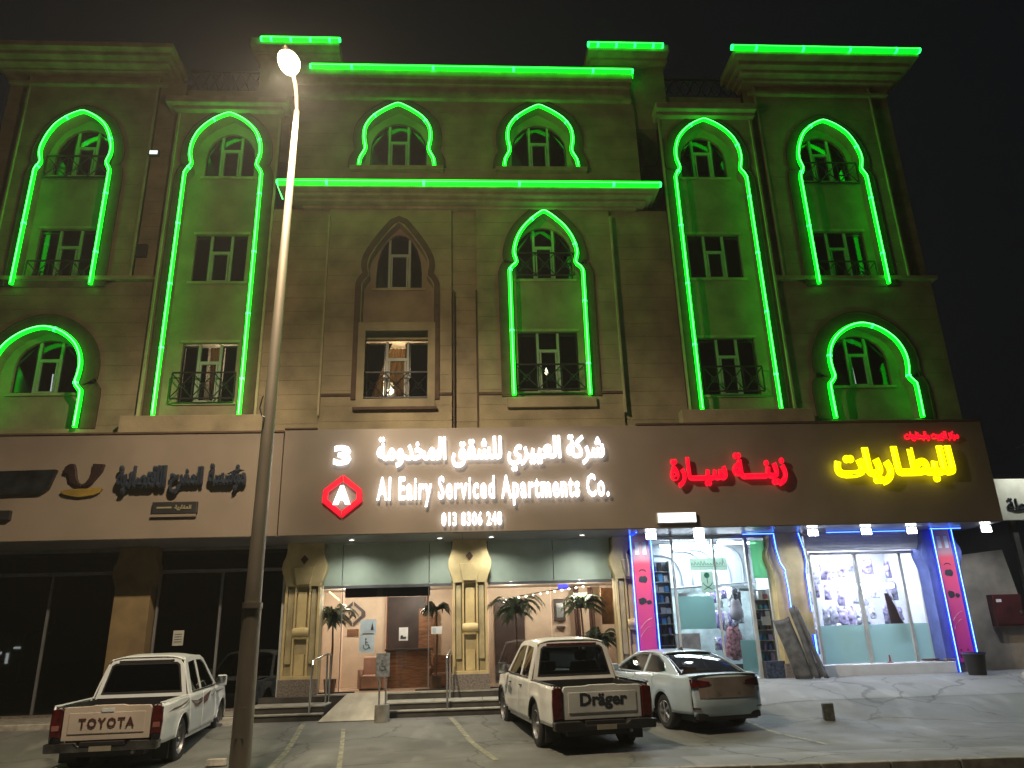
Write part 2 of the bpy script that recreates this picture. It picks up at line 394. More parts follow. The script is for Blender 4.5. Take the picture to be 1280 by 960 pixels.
def offs(P, d):
    out = []
    for i, p in enumerate(P):
        a = P[max(i-1, 0)]; c = P[min(i+1, len(P)-1)]
        t = Vector((c[0]-a[0], c[1]-a[1])).normalized(); out.append((p[0]-t.y*d, p[1]+t.x*d))
    return out
def band_strip(P, d0, d1, y0, y1, m, name='arch_trim'):
    A = offs(P, d0); C = offs(P, d1); n = len(P); vs = []
    for y in (y0, y1): vs += [(a[0], y, a[1]) for a in A]+[(c[0], y, c[1]) for c in C]
    fs = []
    for i in range(n-1):
        fs += [(i, i+1, n+i+1, n+i), (2*n+i, 3*n+i, 3*n+i+1, 2*n+i+1), (i, 2*n+i, 2*n+i+1, i+1), (n+i, n+i+1, 3*n+i+1, 3*n+i)]
    fs += [(0, n, 3*n, 2*n), (n-1, 3*n-1, 4*n-1, 2*n-1)]
    MB().add(vs, fs).build(name, m, B)
PANE = glass('window_pane', (.6, .64, .66), .4, .95, .02)
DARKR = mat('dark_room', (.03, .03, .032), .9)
FRAME = mat('window_frame_paint', (.34, .36, .31), .5, var=.08)
BLIND = mat('dark_shutter_glass', (.022, .026, .03), .18, var=.3, scale=.8)
def window(cx, z0, z1, hw, y, arch=0, parent=B):
    """window in the recess: outer opening polygon; centre casement with transom, dark side lights"""
    if arch:
        P = [(cx-hw, z0), (cx+hw, z0), (cx+hw, z1-arch)]+[(cx+hw*math.cos(a)*(1 if a < 1.3 else 1), z1-arch+arch*math.sin(a)) for a in (.35, .7, 1.05, 1.35, math.pi/2, 1.8, 2.1, 2.45, 2.8)]+[(cx-hw, z1-arch)]
    else: P = rect(cx-hw, cx+hw, z0, z1)
    f = MB(); t = .29; zt = z1-.56 if not arch else z0+(z1-z0)*.62
    def top(x): return z1-.02 if not arch else z1-arch+arch*math.sqrt(max(0, 1-((x-cx)/hw)**2))-.01
    for s in (-1, 1):
        f.box(cx+s*t-.035, cx+s*t+.035, y-.05, y+.03, z0+.005, top(cx+s*t))
        f.box(cx+s*(t-.07)-.02, cx+s*(t-.07)+.02, y-.065, y+.02, z0+.05, zt-.04)
    f.box(cx-t+.035, cx+t-.035, y-.05, y+.03, zt-.045, zt+.045)
    f.box(cx-t+.035, cx+t-.035, y-.048, y+.028, z0+.004, z0+.06)
    w_ = f.build('window', FRAME, parent)
    MB().prism([P], y+.0, y+.012, xz).build('pane', PANE, w_)
    for a, b_ in ((cx-hw+.02, cx-t-.05), (cx+t+.05, cx+hw-.02)):
        ta, tb = top(a)-.03, top(b_)-.03; q = .028
        MB().prism([[(a, z0+.02), (b_, z0+.02), (b_, tb), (a, ta)], [(a+q, z0+.02+q), (b_-q, z0+.02+q), (b_-q, max(z0+.1, tb-q-(.0 if tb > ta else .03))), (a+q, max(z0+.1, ta-q-(.0 if ta > tb else .03)))]], y-.02, y-.003, xz).build('side_light', BLIND, w_)
    return P
def rail(cx, z, hw, y, h=.78):
    r = MB()
    for zz in (z+.05, z+h): r.box(cx-hw, cx+hw, y-.02, y+.02, zz-.02, zz+.02)
    n = 3; wd = 2*hw/n
    for i in range(n+1): r.box(cx-hw+i*wd-.015, cx-hw+i*wd+.015, y-.015, y+.015, z+.07, z+h-.02)
    for i in range(n):
        a, c = cx-hw+i*wd, cx-hw+(i+1)*wd
        r.tube([(a, y-.005, z+.07), (c, y-.005, z+h-.02)], .016, 5); r.tube([(a, y+.005, z+h-.02), (c, y+.005, z+.07)], .016, 5)
        r.tube([((a+c)/2+.09*math.cos(q), y, z+h/2+.09*math.sin(q)) for q in [k*math.pi/4 for k in range(8)]], .013, 4, closed=True)
    return r.build('balcony_rail', IRON, B)
def bay(cx, pr, yf, wins, rails, zlow=None, neon=True, trim=.28, tp=.025, backm=RECS):
    P = smooth_path(path(cx, pr)); yb = yf+.35
    band_strip(P, .05, .05+trim, yf-tp, yf+.02, TRIM)
    if trim > .2: band_strip(P, .05+trim-.05, .05+trim, yf-tp-.02, yf+.0, TRIM, 'arch_bead')
    zs = [z for z, _ in pr]; hwm = max(w_ for _, w_ in pr)+.12
    holes = []
    for (z0, z1, hw, arch) in wins: holes.append(window(cx, z0, z1, hw, yb+.10, arch))
    MB().prism([rect(cx-hwm, cx+hwm, pr[0][0]-.05, pr[-1][0]+.1)]+holes, yb, yb+.09, xz).build('recess_panel', backm, B)
    for (z0, z1, hw, arch) in wins:
        MB().box(cx-hw-.09, cx+hw+.09, yb-.05, yb-.004, z0-.09, z0-.012).build('sill', CORN, B)
        if not arch: MB().box(cx-hw-.06, cx+hw+.06, yb-.035, yb-.004, z1+.012, z1+.09).build('lintel', CORN, B)
    for z, hw in rails: rail(cx, z, hw, yf+.12)
def neon_tube(name, P, y, r, label, seg=1.9, group=None, m=(GREEN, GCORE, GTIP), cat='neon light', clip=True, P3=None, core=.30):
    pts = P3 or [(a, y, c) for a, c in P]
    t = thing(name, label, cat, pts[0], group=group)
    MB().tube(pts, r, 8).build('tube', m[0], t, smooth=True)
    MB().tube([(p[0], p[1]-r*.86, p[2]+r*.25) for p in pts], r*core, 6).build('core', m[1], t, smooth=True)
    # joints between tube lengths
    L = 0; nxt = seg
    for p, q in zip(pts, pts[1:]):
        d = math.dist(p, q)
        while L+d > nxt:
            k = (nxt-L)/d; c = Vector(p).lerp(Vector(q), k); dr = (Vector(q)-Vector(p)).normalized()*.03
            MB().tube([c-dr, c+dr], r*1.12, 8).build('joint', m[2], t, smooth=True); nxt += seg
        L += d
    return t
# walls
YC = 19.6
course_wall(-3.95, -.40, 7.02, 13.95, 19.5, [(-1.93, grow(PU, .02))])
course_wall(.32, 4.30, 7.02, 13.95, 19.5, [(2.33, grow(PB, .06))])
for a, c in ((-5.6, -3.952), (-.398, .318), (4.302, 6.098)): course_wall(a, c, 7.02, 14.0, 19.6, yb=19.84)
course_wall(-8.58, -5.602, 7.58, 17.2, 19.4, [(-7.06, grow(PA, .06))]); course_wall(6.1, 9.03, 7.58, 17.2, 19.4, [(7.49, grow(PA, .06))])
for sx, cx in ((1, 11.38), (-1, -11.38)):
    def X(a, c): return (a, c) if sx > 0 else (-c, -a)
    i0 = 9.032 if sx > 0 else 8.582
    a, c = X(i0, 13.85); course_wall(a, c, 7.02, 11.6, 19.52, [(cx, grow(PE, .06))])
    a, c = X(9.35, 13.15); course_wall(a, c, 11.72, 18.55, 19.45, [(cx-.01*sx, grow(PD, .06))])
    a, c = X(i0, 9.348); course_wall(a, c, 11.72, 18.5, 19.62, yb=19.8)
    a, c = X(13.152, 13.85); course_wall(a, c, 11.72, 18.5, 19.62, yb=19.8)
    a, c = X(i0, 14.0); MB().box(a, c, 19.36, 19.8, 11.604, 11.716).build('string_course', CORN, B, bevel=.015)
course_wall(-5.3, 5.38, 14.5, 17.84, 19.5, [(-2.03, grow(PC, .05)), (2.33, grow(PC, .05))])
# bays: windows and rails
bay(-1.93, PU, 19.5, [(8.15, 9.92, .88, 0), (11.55, 13.3, .66, 1.3)], [(8.1, .92)], trim=.16, tp=.05)
bay(2.33, PB, 19.5, [(8.36, 10.15, .86, 0), (11.84, 13.55, .84, .9)], [(8.3, .98), (11.8, .86)])
bay(-7.06, PA, 19.4, [(8.12, 9.82, .74, 0), (11.72, 13.22, .74, 0), (15.2, 16.72, .72, .85)], [(8.1, .84)])
bay(7.49, PA, 19.4, [(8.18, 9.89, .83, 0), (11.83, 13.27, .8, 0), (15.3, 16.78, .72, .85)], [(8.16, .84)])
for cx in (11.37, -11.37):
    bay(cx, PD, 19.45, [(11.55, 13.42, .86, 0), (15.23, 16.85, .84, .95)], [(11.5, .92), (14.98, .95)])
for cx in (11.38, -11.38):
    bay(cx, PE, 19.52, [(8.46, 9.98, .86, .75)], [], trim=.4)
for cx in (-2.03, 2.33):
    bay(cx, PC, 19.5, [(15.5, 17.25, .86, .95)], [], trim=.3)
    MB().box(cx-1.4, cx+1.4, 19.3, 19.52, 15.22, 15.36).build('sill', CORN, B, bevel=.02)
# surrounds and ledges low down on the centre wall
MB().prism([rect(-2.98, -.86, 7.82, 10.3), rect(-2.78, -1.06, 8.06, 10.05)], 19.44, 19.5, xz).build('window_surround', STONE, B)
MB().box(-3.05, -.8, 19.36, 19.5, 7.74, 7.815).build('sill', TRIM, B)
for a, c in ((-3.94, -2.99), (-.85, -.41), (.33, 1.22), (3.42, 4.29)): MB().box(a, c, 19.46, 19.5, 8.16, 8.23).build('string_course', TRIM, B)
MB().box(1.1, 3.55, 19.38, 19.5, 7.76, 8.05).build('sill', STONE, B, bevel=.02)
for a in (-.36, .28): MB().box(a, a+.04, 19.46, 19.6, 7.03, 11.3).build('pilaster_edge', TRIM, B)
for sx in (-3.97, 4.3): MB().box(sx, sx+.05, 19.40, 19.5, 7.6, 13.7).build('pilaster_edge', STONE2, B)  # pale strips stand in for the lit edges of the centre panels
# parapet blocks at the feet of the tall bays, resting on the fascia roof
MB().box(-8.9, -5.2, 19.05, 19.39, 7.03, 7.55).build('parapet_block', STONE, B, bevel=.02)
MB().box(5.75, 9.4, 19.05, 19.39, 7.03, 7.55).build('parapet_block', STONE, B, bevel=.02)
# paler strips that put lit edges on the tall bays and wing panels
for x0 in (-8.62, -5.6, 6.06, 9.0): MB().box(x0, x0+.06, 19.33, 19.398, 7.6, 17.18).build('corner_bead', STONE2, B)
for x0 in (-13.17, -9.37, 9.32, 13.12): MB().box(x0, x0+.05, 19.38, 19.448, 11.72, 18.5).build('corner_bead', STONE2, B)
def cornice(x0, x1, layers, m=CORN, ends=(1, 1)):
    for k, (yf, z0, z1, o) in enumerate(layers): MB().box(x0-o*ends[0], x1+o*ends[1], yf, 19.9+.002*k, z0, z1).build('cornice', m, B, bevel=.018)
cornice(-8.62, -5.6, [(19.2, 17.2, 17.32, .1), (19.02, 17.32, 17.55, .28)])
cornice(6.08, 9.03, [(19.2, 17.2, 17.32, .1), (19.02, 17.32, 17.55, .12)])
cornice(-4.75, 5.15, [(19.42, 13.952, 14.04, 0), (19.2, 14.04, 14.14, .25), (19.02, 14.14, 14.24, .42), (18.78, 14.24, 14.49, .57)])
cornice(-5.3, 5.3, [(19.36, 17.842, 17.94, 0), (19.46, 17.94, 18.36, 0), (19.34, 18.36, 18.56, 0), (19.22, 18.56, 18.92, .06)], ends=(0, 1))
cornice(9.0, 13.85, [(19.2, 18.55, 18.66, .06), (18.95, 18.2+.462, 18.78, .2), (18.72, 18.78, 18.92, .36), (18.42, 18.92, 19.2, .54)])
cornice(-13.85, -9.1, [(19.2, 18.2+.35, 18.62, .06), (18.95, 18.622, 18.72, .18), (18.72, 18.72, 18.84, .3), (18.5, 18.84, 19.02, .42)])
MB().box(-13.7, -9.05, 19.3, 19.44, 18.15, 18.25).build('string_course', CORN, B)
MB().box(9.1, 13.7, 19.3, 19.44, 18.15, 18.25).build('string_course', CORN, B)
# stair towers on the roof
for a, c in ((4.2, 6.5), (-6.4, -4.0)):
    MB().box(a, c, 19.62, 22.5, 17.0, 19.45).build('roof_tower', STONE, B)
    MB().box(a-.1, c+.1, 19.4, 22.6, 19.45, 19.56).build('cornice', CORN, B, bevel=.02)
    MB().box(a-.22, c-.1+.2, 19.08, 22.7, 19.562, 19.84).build('cornice', CORN, B, bevel=.02)
for a, c in ((-8.6, -6.42), (6.52, 9.0)):
    MB().box(a, c, 19.75, 20.0, 17.552, 18.35).build('parapet', STONE, B)
    r = MB(); n = 7
    for i in range(n):
        x0, x1 = a+(c-a)*i/n, a+(c-a)*(i+1)/n
        r.tube([(x0, 19.85, 18.4), (x1, 19.85, 19.1)], .025, 5); r.tube([(x0, 19.86, 19.1), (x1, 19.86, 18.4)], .025, 5)
    r.box(a, c, 19.82, 19.89, 18.352, 18.42); r.box(a, c, 19.82, 19.89, 19.1, 19.16); r.build('roof_rail', IRON, B)
# solid body behind the facade
MB().box(-13.84, 13.84, 21.7, 33, 4.62, 18.3).build('rear_body', STONE, B); MB().box(-13.84, 13.84, 25.1, 33, .1, 4.615).build('rear_body', STONE, B)
for x0 in (-13.84, 12.95): MB().box(x0, x0+.2, 20.6, 25.09, .1, 4.39).build('side_wall', STONE, B)
for x0 in (-13.84, 13.49): MB().box(x0, x0+.35, 19.9, 21.7, 4.4, 18.3).build('side_wall', STONE, B)
MB().box(-13.84, 13.84, 19.82, 21.7, 18.0, 18.28).build('roof', CONC, B)
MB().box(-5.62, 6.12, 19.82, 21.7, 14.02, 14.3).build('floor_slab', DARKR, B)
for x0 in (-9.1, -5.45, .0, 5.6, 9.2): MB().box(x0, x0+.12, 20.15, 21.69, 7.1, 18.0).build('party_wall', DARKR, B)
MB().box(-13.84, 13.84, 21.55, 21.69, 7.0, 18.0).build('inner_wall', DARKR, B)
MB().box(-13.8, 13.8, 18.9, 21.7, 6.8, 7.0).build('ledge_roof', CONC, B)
for a, c in ((-13.84, -13.16), (13.16, 13.84)): pass
# rooms that show light behind three windows, and curtains
CURT = glass('warm_curtain', (1, 1, 1), 0.0, .3, .6, (.75, .58, .38), .93)
WALLC = mat('room_wall', (.6, .5, .38), .8)
def lit_room(cx, z0, z1, hw, power, color=(1, .72, .42)):
    MB().box(cx-hw, cx+hw, 21.3, 21.4, z0, z1+.4).build('room_wall', WALLC, B)
    MB().box(cx-hw, cx+hw, 19.96, 21.3, z1+.32, z1+.4).build('room_ceiling', WALLC, B)
    for s in (-1, 1): MB().box(cx+s*hw-.04, cx+s*hw+.04, 19.98, 21.3, z0, z1+.3).build('room_wall', WALLC, B)
    MB().box(cx-hw, cx+hw, 19.98, 21.3, z0-.1, z0-.02).build('room_floor', WALLC, B)
    light('room_lamp', 'POINT', (cx-.05, 20.75, z1-.12), power, color, .12, parent=B)
def curtain(x0, x1, x2, x3, z0, z1, y, n=14):
    """bottom from x0 to x1, top from x2 to x3"""
    def f(u, v):
        a, c = x2+(x0-x2)*v, x3+(x1-x3)*v
        return (a+(c-a)*u, y+.03*math.sin(u*n*1.9), z1+(z0-z1)*v)
    MB().patch(f, 40, 6).build('curtain', CURT, B, smooth=True, solid=.01)
lit_room(-1.93, 8.1, 9.95, .95, 60)
curtain(-2.70, -1.75, -2.15, -1.7, 8.2, 9.75, 20.1)
DK = mat('dark_curtain', (.03, .035, .05), .9)
MB().prism([[(-2.84, 8.1), (-2.72, 8.1), (-2.1, 9.9), (-2.84, 9.9)]], 20.03, 20.05, xz).build('curtain', DK, B)
MB().box(-1.72, -1.02, 20.03, 20.05, 8.1, 9.9).build('curtain', DK, B)
lit_room(-7.06, 8.1, 9.9, .8, 22, (1, .85, .6))
curtain(-7.05, -6.82, -7.15, -6.85, 8.2, 9.8, 20.06)
MB().box(-7.8, -7.2, 20.03, 20.05, 8.1, 9.8).build('curtain', DK, B)
MB().box(-6.72, -6.33, 20.03, 20.05, 8.1, 9.8).build('curtain', DK, B)
t = thing('candle_lamp', 'small glowing candle lamp behind the lower window of the lit centre arch', 'lamp', (2.3, 20.3, 8.36))
MB().tube([(2.3, 20.3, 8.36), (2.3, 20.3, 9.0)], .02, 8).build('stand', ALU, t)
MB().lathe([(0, 9.0), (.05, 9.06), (.035, 9.14), (0, 9.24)], (2.3, 20.3, 0), n=8).build('bulb', emis('candle_bulb', (1, .85, .5), 9), t, smooth=True)
for cx in (-11.38, 11.45):
    t = thing('tube_lamp', 'thin white tube lamp seen upright behind the %s low arched window' % ('left' if cx < 0 else 'right'), 'lamp', (cx, 20.3, 8.5))
    MB().tube([(cx-.04, 20.3, 8.5), (cx-.06, 20.3, 9.15)], .014, 6).build('tube', emis('thin_tube', (1, 1, .95), 1.6), t)
# ------------------------------------------------------------------ green neon on the facade
G1 = 'green neon outlines of the arches'
neon_tube('arch_neon', smooth_path(path(7.49, PA)), 19.25, .056, 'green neon round the tall three storey arch right of centre')
neon_tube('arch_neon', smooth_path(path(-7.06, PA)), 19.25, .056, 'green neon round the tall three storey arch left of the lamp post')
neon_tube('arch_neon', smooth_path(path(2.33, PB)), 19.35, .056, 'green neon round the two storey arch in the middle of the facade')
neon_tube('arch_neon', smooth_path(path(-2.03, PC)), 19.35, .056, 'green neon over the small top floor arch nearest the street lamp')
neon_tube('arch_neon', smooth_path(path(2.33, PC)), 19.35, .056, 'green neon over the small top floor arch above the two storey arch')
neon_tube('arch_neon', smooth_path(path(11.36, PD)), 19.30, .058, 'green neon round the upper arch of the right wing')
neon_tube('arch_neon', smooth_path(path(-11.37, PD)), 19.30, .058, 'green neon round the upper arch of the left wing')
neon_tube('arch_neon', smooth_path(path(11.38, PE)), 19.37, .064, 'green neon round the wide low arch above the yellow sign')
neon_tube('arch_neon', smooth_path(path(-11.38, PE)), 19.37, .064, 'green neon round the wide low arch at the left edge')
def cneon(x0, x1, y, z, label, ret=None, r=.075, drop=0):
    pts = [(x0+(x1-x0)*i/8, y, z) for i in range(9)]
    if ret: pts.append(ret)
    t = thing('cornice_neon', label, 'neon light', pts[0])
    MB().tube(pts, r, 8).build('tube', GREEN, t, smooth=True)
    MB().tube([(p[0], p[1]-r*.8, p[2]+.01) for p in pts], .017, 6).build('core', GCORE, t, smooth=True)
    MB().box(x0, x1, y-.02, y+.05, z+.075, z+.1).build('upper_strip', GREEN, t)
    for i in range(1, 8, 2):
        x = x0+(x1-x0)*i/8; MB().tube([(x-.04, y, z), (x+.04, y, z)], r*1.06, 8).build('joint', GTIP, t, smooth=True)
    for x in (x0, x1): MB().tube([(x-.03, y-.0, z), (x+.03, y-.0, z)], r*1.06, 8).build('joint', GTIP, t, smooth=True)
    return t
t = cneon(-5.31, 5.72, 18.70, 14.33, 'long green neon on the cornice below the top floor arches')
MB().tube([(-5.33, 18.72, 14.33), (-5.36, 19.55, 14.33)], .03, 6).build('return_tube', GCORE, t)
cneon(-4.72, 5.34, 19.13, 18.80, 'green neon along the roof edge above the top floor arches', ret=(5.36, 19.45, 18.80), r=.07)
cneon(8.35, 14.36, 18.34, 19.08, 'long green neon on the cornice of the right wing', r=.085)
cneon(3.98, 6.36, 19.0, 19.72, 'short green neon on the roof tower right of centre', r=.08)
cneon(-6.25, -3.86, 19.0, 19.70, 'short green neon on the roof tower above the street lamp', r=.07)
t = thing('flood_light', 'small white square floodlight high on the left wing wall', 'light', (-9.17, 19.4, 15.7))
MB().box(-9.33, -9.02, 19.36, 19.44, 15.67, 15.85).build('housing', BLK, t)
MB().box(-9.29, -9.06, 19.345, 19.358, 15.70, 15.82).build('lens', emis('flood_face', (.85, 1, .95), 1.2), t)
tag(MB().box(-9.5, -9.05, 19.5, 19.63, 12.4, 12.78).build('vent_grille', DARKR), 'dark square vent on the left wing wall below the small floodlight', 'vent')
# ------------------------------------------------------------------ fascia boards and soffit
MB().box(-14.0, -4.625, 18.70, 18.9, 4.36, 6.95).build('fascia_board', CLAD, B, bevel=.008)
MB().box(-4.60, 13.74, 18.70, 18.9, 4.36, 7.02).build('fascia_board', CLAD, B, bevel=.008)
MB().box(-14.0, -4.625, 18.66, 18.9, 6.954, 7.0).build('fascia_capping', TRIM, B)
MB().box(-4.60, -3.8, 18.66, 18.9, 7.024, 7.06).build('fascia_capping', TRIM, B)
MB().box(4.4, 13.76, 18.66, 18.9, 7.024, 7.07).build('fascia_capping', TRIM, B)
MB().box(13.56, 13.74, 18.902, 19.8, 4.36, 7.02).build('fascia_board', CLAD, B)
for i in range(14):
    x0 = -14+i*1.98; MB().box(x0+.004, x0+1.976, 18.72, 20.42, 4.345+.001*(i % 2), 4.358).build('soffit_panel', SOFF, B)
MB().box(-13.9, 13.6, 18.90, 19.9, 4.36, 4.40).build('soffit_backing', GAP, B)
MB().box(-13.8, 13.8, 18.9, 21.7, 6.5, 6.79).build('floor_slab', DARKR, B)
MB().box(-13.8, 13.8, 19.9, 26, 4.40, 4.6).build('floor_slab', DARKR, B)
MB().box(-13.8, -5.3, 18.70, 18.71, 4.355, 4.359)
# ------------------------------------------------------------------ pilasters
def pil_outline(cx, zb, w_=.46, zt=4.344):
    R = [(w_-.02, zb), (w_-.01, 1.06), (w_-.02, 3.22), (w_-.01, 3.34), (w_+.03, 3.45), (w_+.08, 3.60), (w_+.105, 3.74), (w_+.085, 3.86), (w_+.03, 3.98), (w_-.0, 4.1), (w_-.015, zt)]
    return [(cx+x, z) for x, z in R]+[(cx-x, z) for x, z in reversed(R)]
def pilaster(cx, zb=.54, full=True, m=PILS, yf=20.06, orn=True):
    p = MB(); wn = [] if not full else [rect(cx-.38, cx-.20, 1.12, 3.26), rect(cx-.155, cx+.155, 1.12, 3.26), rect(cx+.20, cx+.38, 1.12, 3.26)]
    p.prism([pil_outline(cx, zb)]+wn, yf, yf+.10, xz); pl = p.build('pilaster', m, B, bevel=.006)
    MB().prism([pil_outline(cx, zb)], yf+.102, yf+.5, xz).build('pilaster_core', PILS2 if full else m, pl)
    if full:
        MB().box(cx-.12, cx+.12, yf+.03, yf+.10, 2.22, 3.12).build('inner_strip', m, pl, bevel=.01)
        MB().box(cx-.12, cx+.12, yf+.03, yf+.10, 1.125, 1.62).build('inner_strip', m, pl, bevel=.01)
        MB().lathe([(0, cx-.2), (.1, cx-.2), (.12, cx-.12), (.12, cx+.12), (.1, cx+.2), (0, cx+.2)], (0, yf+.02, 2.14), 'x', 12).build('scroll', m, pl, smooth=True)
        MB().box(cx-.15, cx+.15, yf-.03, yf+.06, 1.98, 2.12).build('bracket', m, pl, bevel=.02)
        MB().prism([[(cx-.17, 3.30), (cx+.17, 3.30), (cx+.27, 3.74), (cx-.27, 3.74)]], yf-.03, yf-.002, xz).build('trapezoid_panel', m, pl, bevel=.01)
        for a in (-.36, .22): MB().box(cx+a, cx+a+.14, yf+.04, yf+.10, 1.4, 3.2).build('inner_panel', PILS2, pl, bevel=.008)
    if orn: MB().prism([[(cx-.10, 3.93), (cx, 3.80), (cx+.10, 3.93), (cx, 4.04)]], yf-.03, yf-.002, xz).build('diamond_boss', TRIM, pl, bevel=.012)
    MB().box(cx-.48, cx+.48, yf-.04, yf+.099, zb-.2, 1.05).build('granite_base', GRAN, pl, bevel=.01)
    return pl
DPIL = mat('brown_pilaster_stone', (.20, .14, .065), .8, var=.13, scale=2)  # soffit shade on the left pilasters, put into a darker brown stone
for cx in (-12.7, -8.42): pilaster(cx, full=False, orn=False, m=DPIL)
for cx in (-4.2, .04, 4.28): pilaster(cx)
pilaster(8.52, .6, full=False, orn=False)
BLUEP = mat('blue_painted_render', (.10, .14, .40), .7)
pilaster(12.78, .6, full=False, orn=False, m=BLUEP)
# ------------------------------------------------------------------ terrace, steps, ramp
TILE = mat('pale_step_tile', (.33, .33, .28), .6, var=.15, scale=4)
RIS = mat('dark_riser', (.06, .055, .05), .6, var=.2)
def steps(x0, x1, yfs=(18.62, 18.92), ztops=(.37, .52)):
    st = thing('entrance_steps', 'low grey entrance steps, %s of the sloping ramp' % ('left' if x0 < -4 else 'right'), 'steps', (x0, yfs[0], .1))
    MB().box(x0, x1, yfs[0]+.03, 20.0, -.1, ztops[0]-.035).build('riser', RIS, st)
    MB().box(x0, x1, yfs[1]+.03, 20.0, ztops[0]-.03, ztops[1]-.035).build('riser', RIS, st)
    n = max(1, round((x1-x0)/1.1)); wd = (x1-x0)/n
    for k, (a, c, z) in enumerate(((yfs[0], yfs[1]+.02, ztops[0]), (yfs[1], 19.96, ztops[1]))):
        for i in range(n): MB().box(x0+i*wd+.004, x0+(i+1)*wd-.004, a, c, z-.03, z).build('tread_slab', TILE, st, bevel=.006)
steps(-5.1, -3.32); steps(-1.98, 4.9)
b = MB(); b.hexa([(-3.32, 18.25, .12), (-2.0, 18.25, .12), (-1.99, 20.0, .12), (-3.0, 20.0, .12), (-3.32, 18.2, .235), (-2.0, 18.2, .235), (-1.99, 19.98, .70), (-2.96, 19.98, .70)])
tag(b.build('ramp', mat('worn_ramp_concrete', (.40, .38, .30), .8, var=.14, scale=3, bump=.3, stretch=(1, .3, 1))), 'pale concrete wheelchair ramp rising to the lobby entrance', 'ramp')
MB().box(-5.1, 4.9, 19.98, 20.6, .3, .645).build('threshold', RIS, B)
MB().box(-3.75, 3.8, 19.96, 20.3, .647, .68).build('threshold_slab', TILE, B)
pv = thing('pavement', '', '', (-10, 19, .2)); pv['kind'] = 'structure'; del pv['label']; del pv['category']
for i in range(9):
    x0 = -14+i*.98; MB().box(x0+.006, x0+.974, 18.95, 20.6, .1, .36+.002*(i % 3)).build('paving_slab', CONC, pv, bevel=.01)
MB().box(-14, -5.15, 18.8, 18.945, .1, .34).build('kerb_edge', CONCL, pv, bevel=.015)
MB().hexa([(-6.0, 18.0, .15), (-5.2, 18.1, .15), (-5.2, 18.79, .2), (-6.0, 18.79, .2), (-5.9, 18.1, .2), (-5.25, 18.2, .2), (-5.25, 18.78, .33), (-5.9, 18.78, .33)]).build('ramp_piece', CONC, pv)
MB().box(4.92, 13.9, 19.95, 20.7, .2, .70).build('shop_plinth', GRAN, B)
# ------------------------------------------------------------------ lobby
PEACH = mat('peach_wall', (.74, .58, .45), .7, var=.05)
PFLOOR = mat('peach_marble', (.72, .52, .40), .2, var=.12, scale=2)
WOOD = mat('brown_wood', (.22, .10, .05), .45, var=.25, scale=4, stretch=(1, 1, 6))
DWOOD = mat('dark_door', (.05, .03, .028), .5, var=.2)
CEIL = mat('ceiling_paint', (.5, .42, .36), .8)
LG = glass('shopfront_glass', (.93, .97, .95), .8, .95, .01)
L0, L1 = -4.15, 4.25
nfl = 8
for i in range(nfl):
    for j in range(3):
        x0 = L0+(L1-L0)*i/nfl; y0 = 20.31+j*.9
        MB().box(x0+.003, x0+(L1-L0)/nfl-.003, y0, y0+.894, .6, .68).build('floor_tile', PFLOOR, B)
MB().box(L0, L1, 22.95, 23.05, .6, 4.35).build('lobby_wall', PEACH, B)
for x in (L0-.1, L1): MB().box(x, x+.1, 20.6, 23.0, .6, 4.35).build('lobby_wall', PEACH, B)
MB().box(-.35, .42, 20.62, 22.95, .6, 3.28).build('lobby_wall', PEACH, B)
MB().box(L0, L1, 20.45, 23.05, 3.28, 3.34).build('lobby_ceiling', CEIL, B)
MB().box(-3.2, -1.0, 20.5, 20.62, 2.98, 3.25).build('door_beam', mat('navy_beam', (.03, .03, .07), .3), B)
# opaque header panels and glass
for k, (a, c) in enumerate(((-3.74, -3.28), (-3.27, -1.03), (-1.02, -.43), (.52, 2.25), (2.26, 3.80))):
    MB().box(a+.004, c-.004, 20.38, 20.42, 3.27, 4.335).build('header_panel', PANEL, B, bevel=.004)
for a, c in ((-3.74, -.43), (.52, 3.80)):
    MB().box(a, c, 20.37, 20.43, 4.336, 4.36).build('header_rail', ALU, B); MB().box(a, c, 20.36, 20.43, 3.2, 3.266).build('header_rail', ALUD, B)
for a, c in ((-3.74, -3.28), (-3.20, -2.12), (-2.10, -1.04), (-1.0, -.43), (.52, 2.14), (2.16, 3.80)):
    MB().box(a, c, 20.395, 20.405, .70, 3.198).build('glass_panel', LG, B)
for x in (-3.25, -1.03): MB().box(x-.012, x+.012, 20.38, 20.42, .70, 3.2).build('door_post', ALUD, B)
for a, c in ((-3.74, -2.85), (-1.35, -.43), (.52, 3.8)): MB().box(a, c, 20.36, 20.44, .682, .715).build('floor_rail', BLK, B)
MB().tube([(-2.9, 20.36, 1.7), (-2.9, 20.36, 2.2)], .014, 6)
for x, y, pw in ((-3.3, 21.4, 34), (-1.5, 21.6, 26), (1.2, 21.5, 26), (3.1, 21.3, 42)):
    light('lobby_light', 'POINT', (x, y, 3.1), pw*2.8, (1, .86, .72), .1, parent=B)
t = thing('logo_frame', 'dark diamond shaped logo frame on the peach lobby wall', 'wall sign', (-3.35, 22.9, 2.45))
lx, lz = -3.33, 2.66
for s in (-1, 1):
    MB().prism([[(lx+s*.02, lz+.34), (lx+s*.06, lz+.30), (lx+s*.34, lz+.07), (lx+s*.34, lz-.07), (lx+s*.06, lz-.30), (lx+s*.02, lz-.34), (lx+s*.02, lz-.24), (lx+s*.24, lz-.05), (lx+s*.24, lz+.05), (lx+s*.02, lz+.24)]], 22.88, 22.94, xz).build('bracket', DWOOD, t)
text_parts('A', lx-.10, lx+.10, lz-.12, lz+.12, 22.92, DWOOD, t, bold=.04)
tag(MB().box(-3.48, -3.16, 22.9, 22.945, 2.06, 2.24).build('wall_plaque', WOOD), 'small brown plaque below the diamond logo frame', 'plaque')
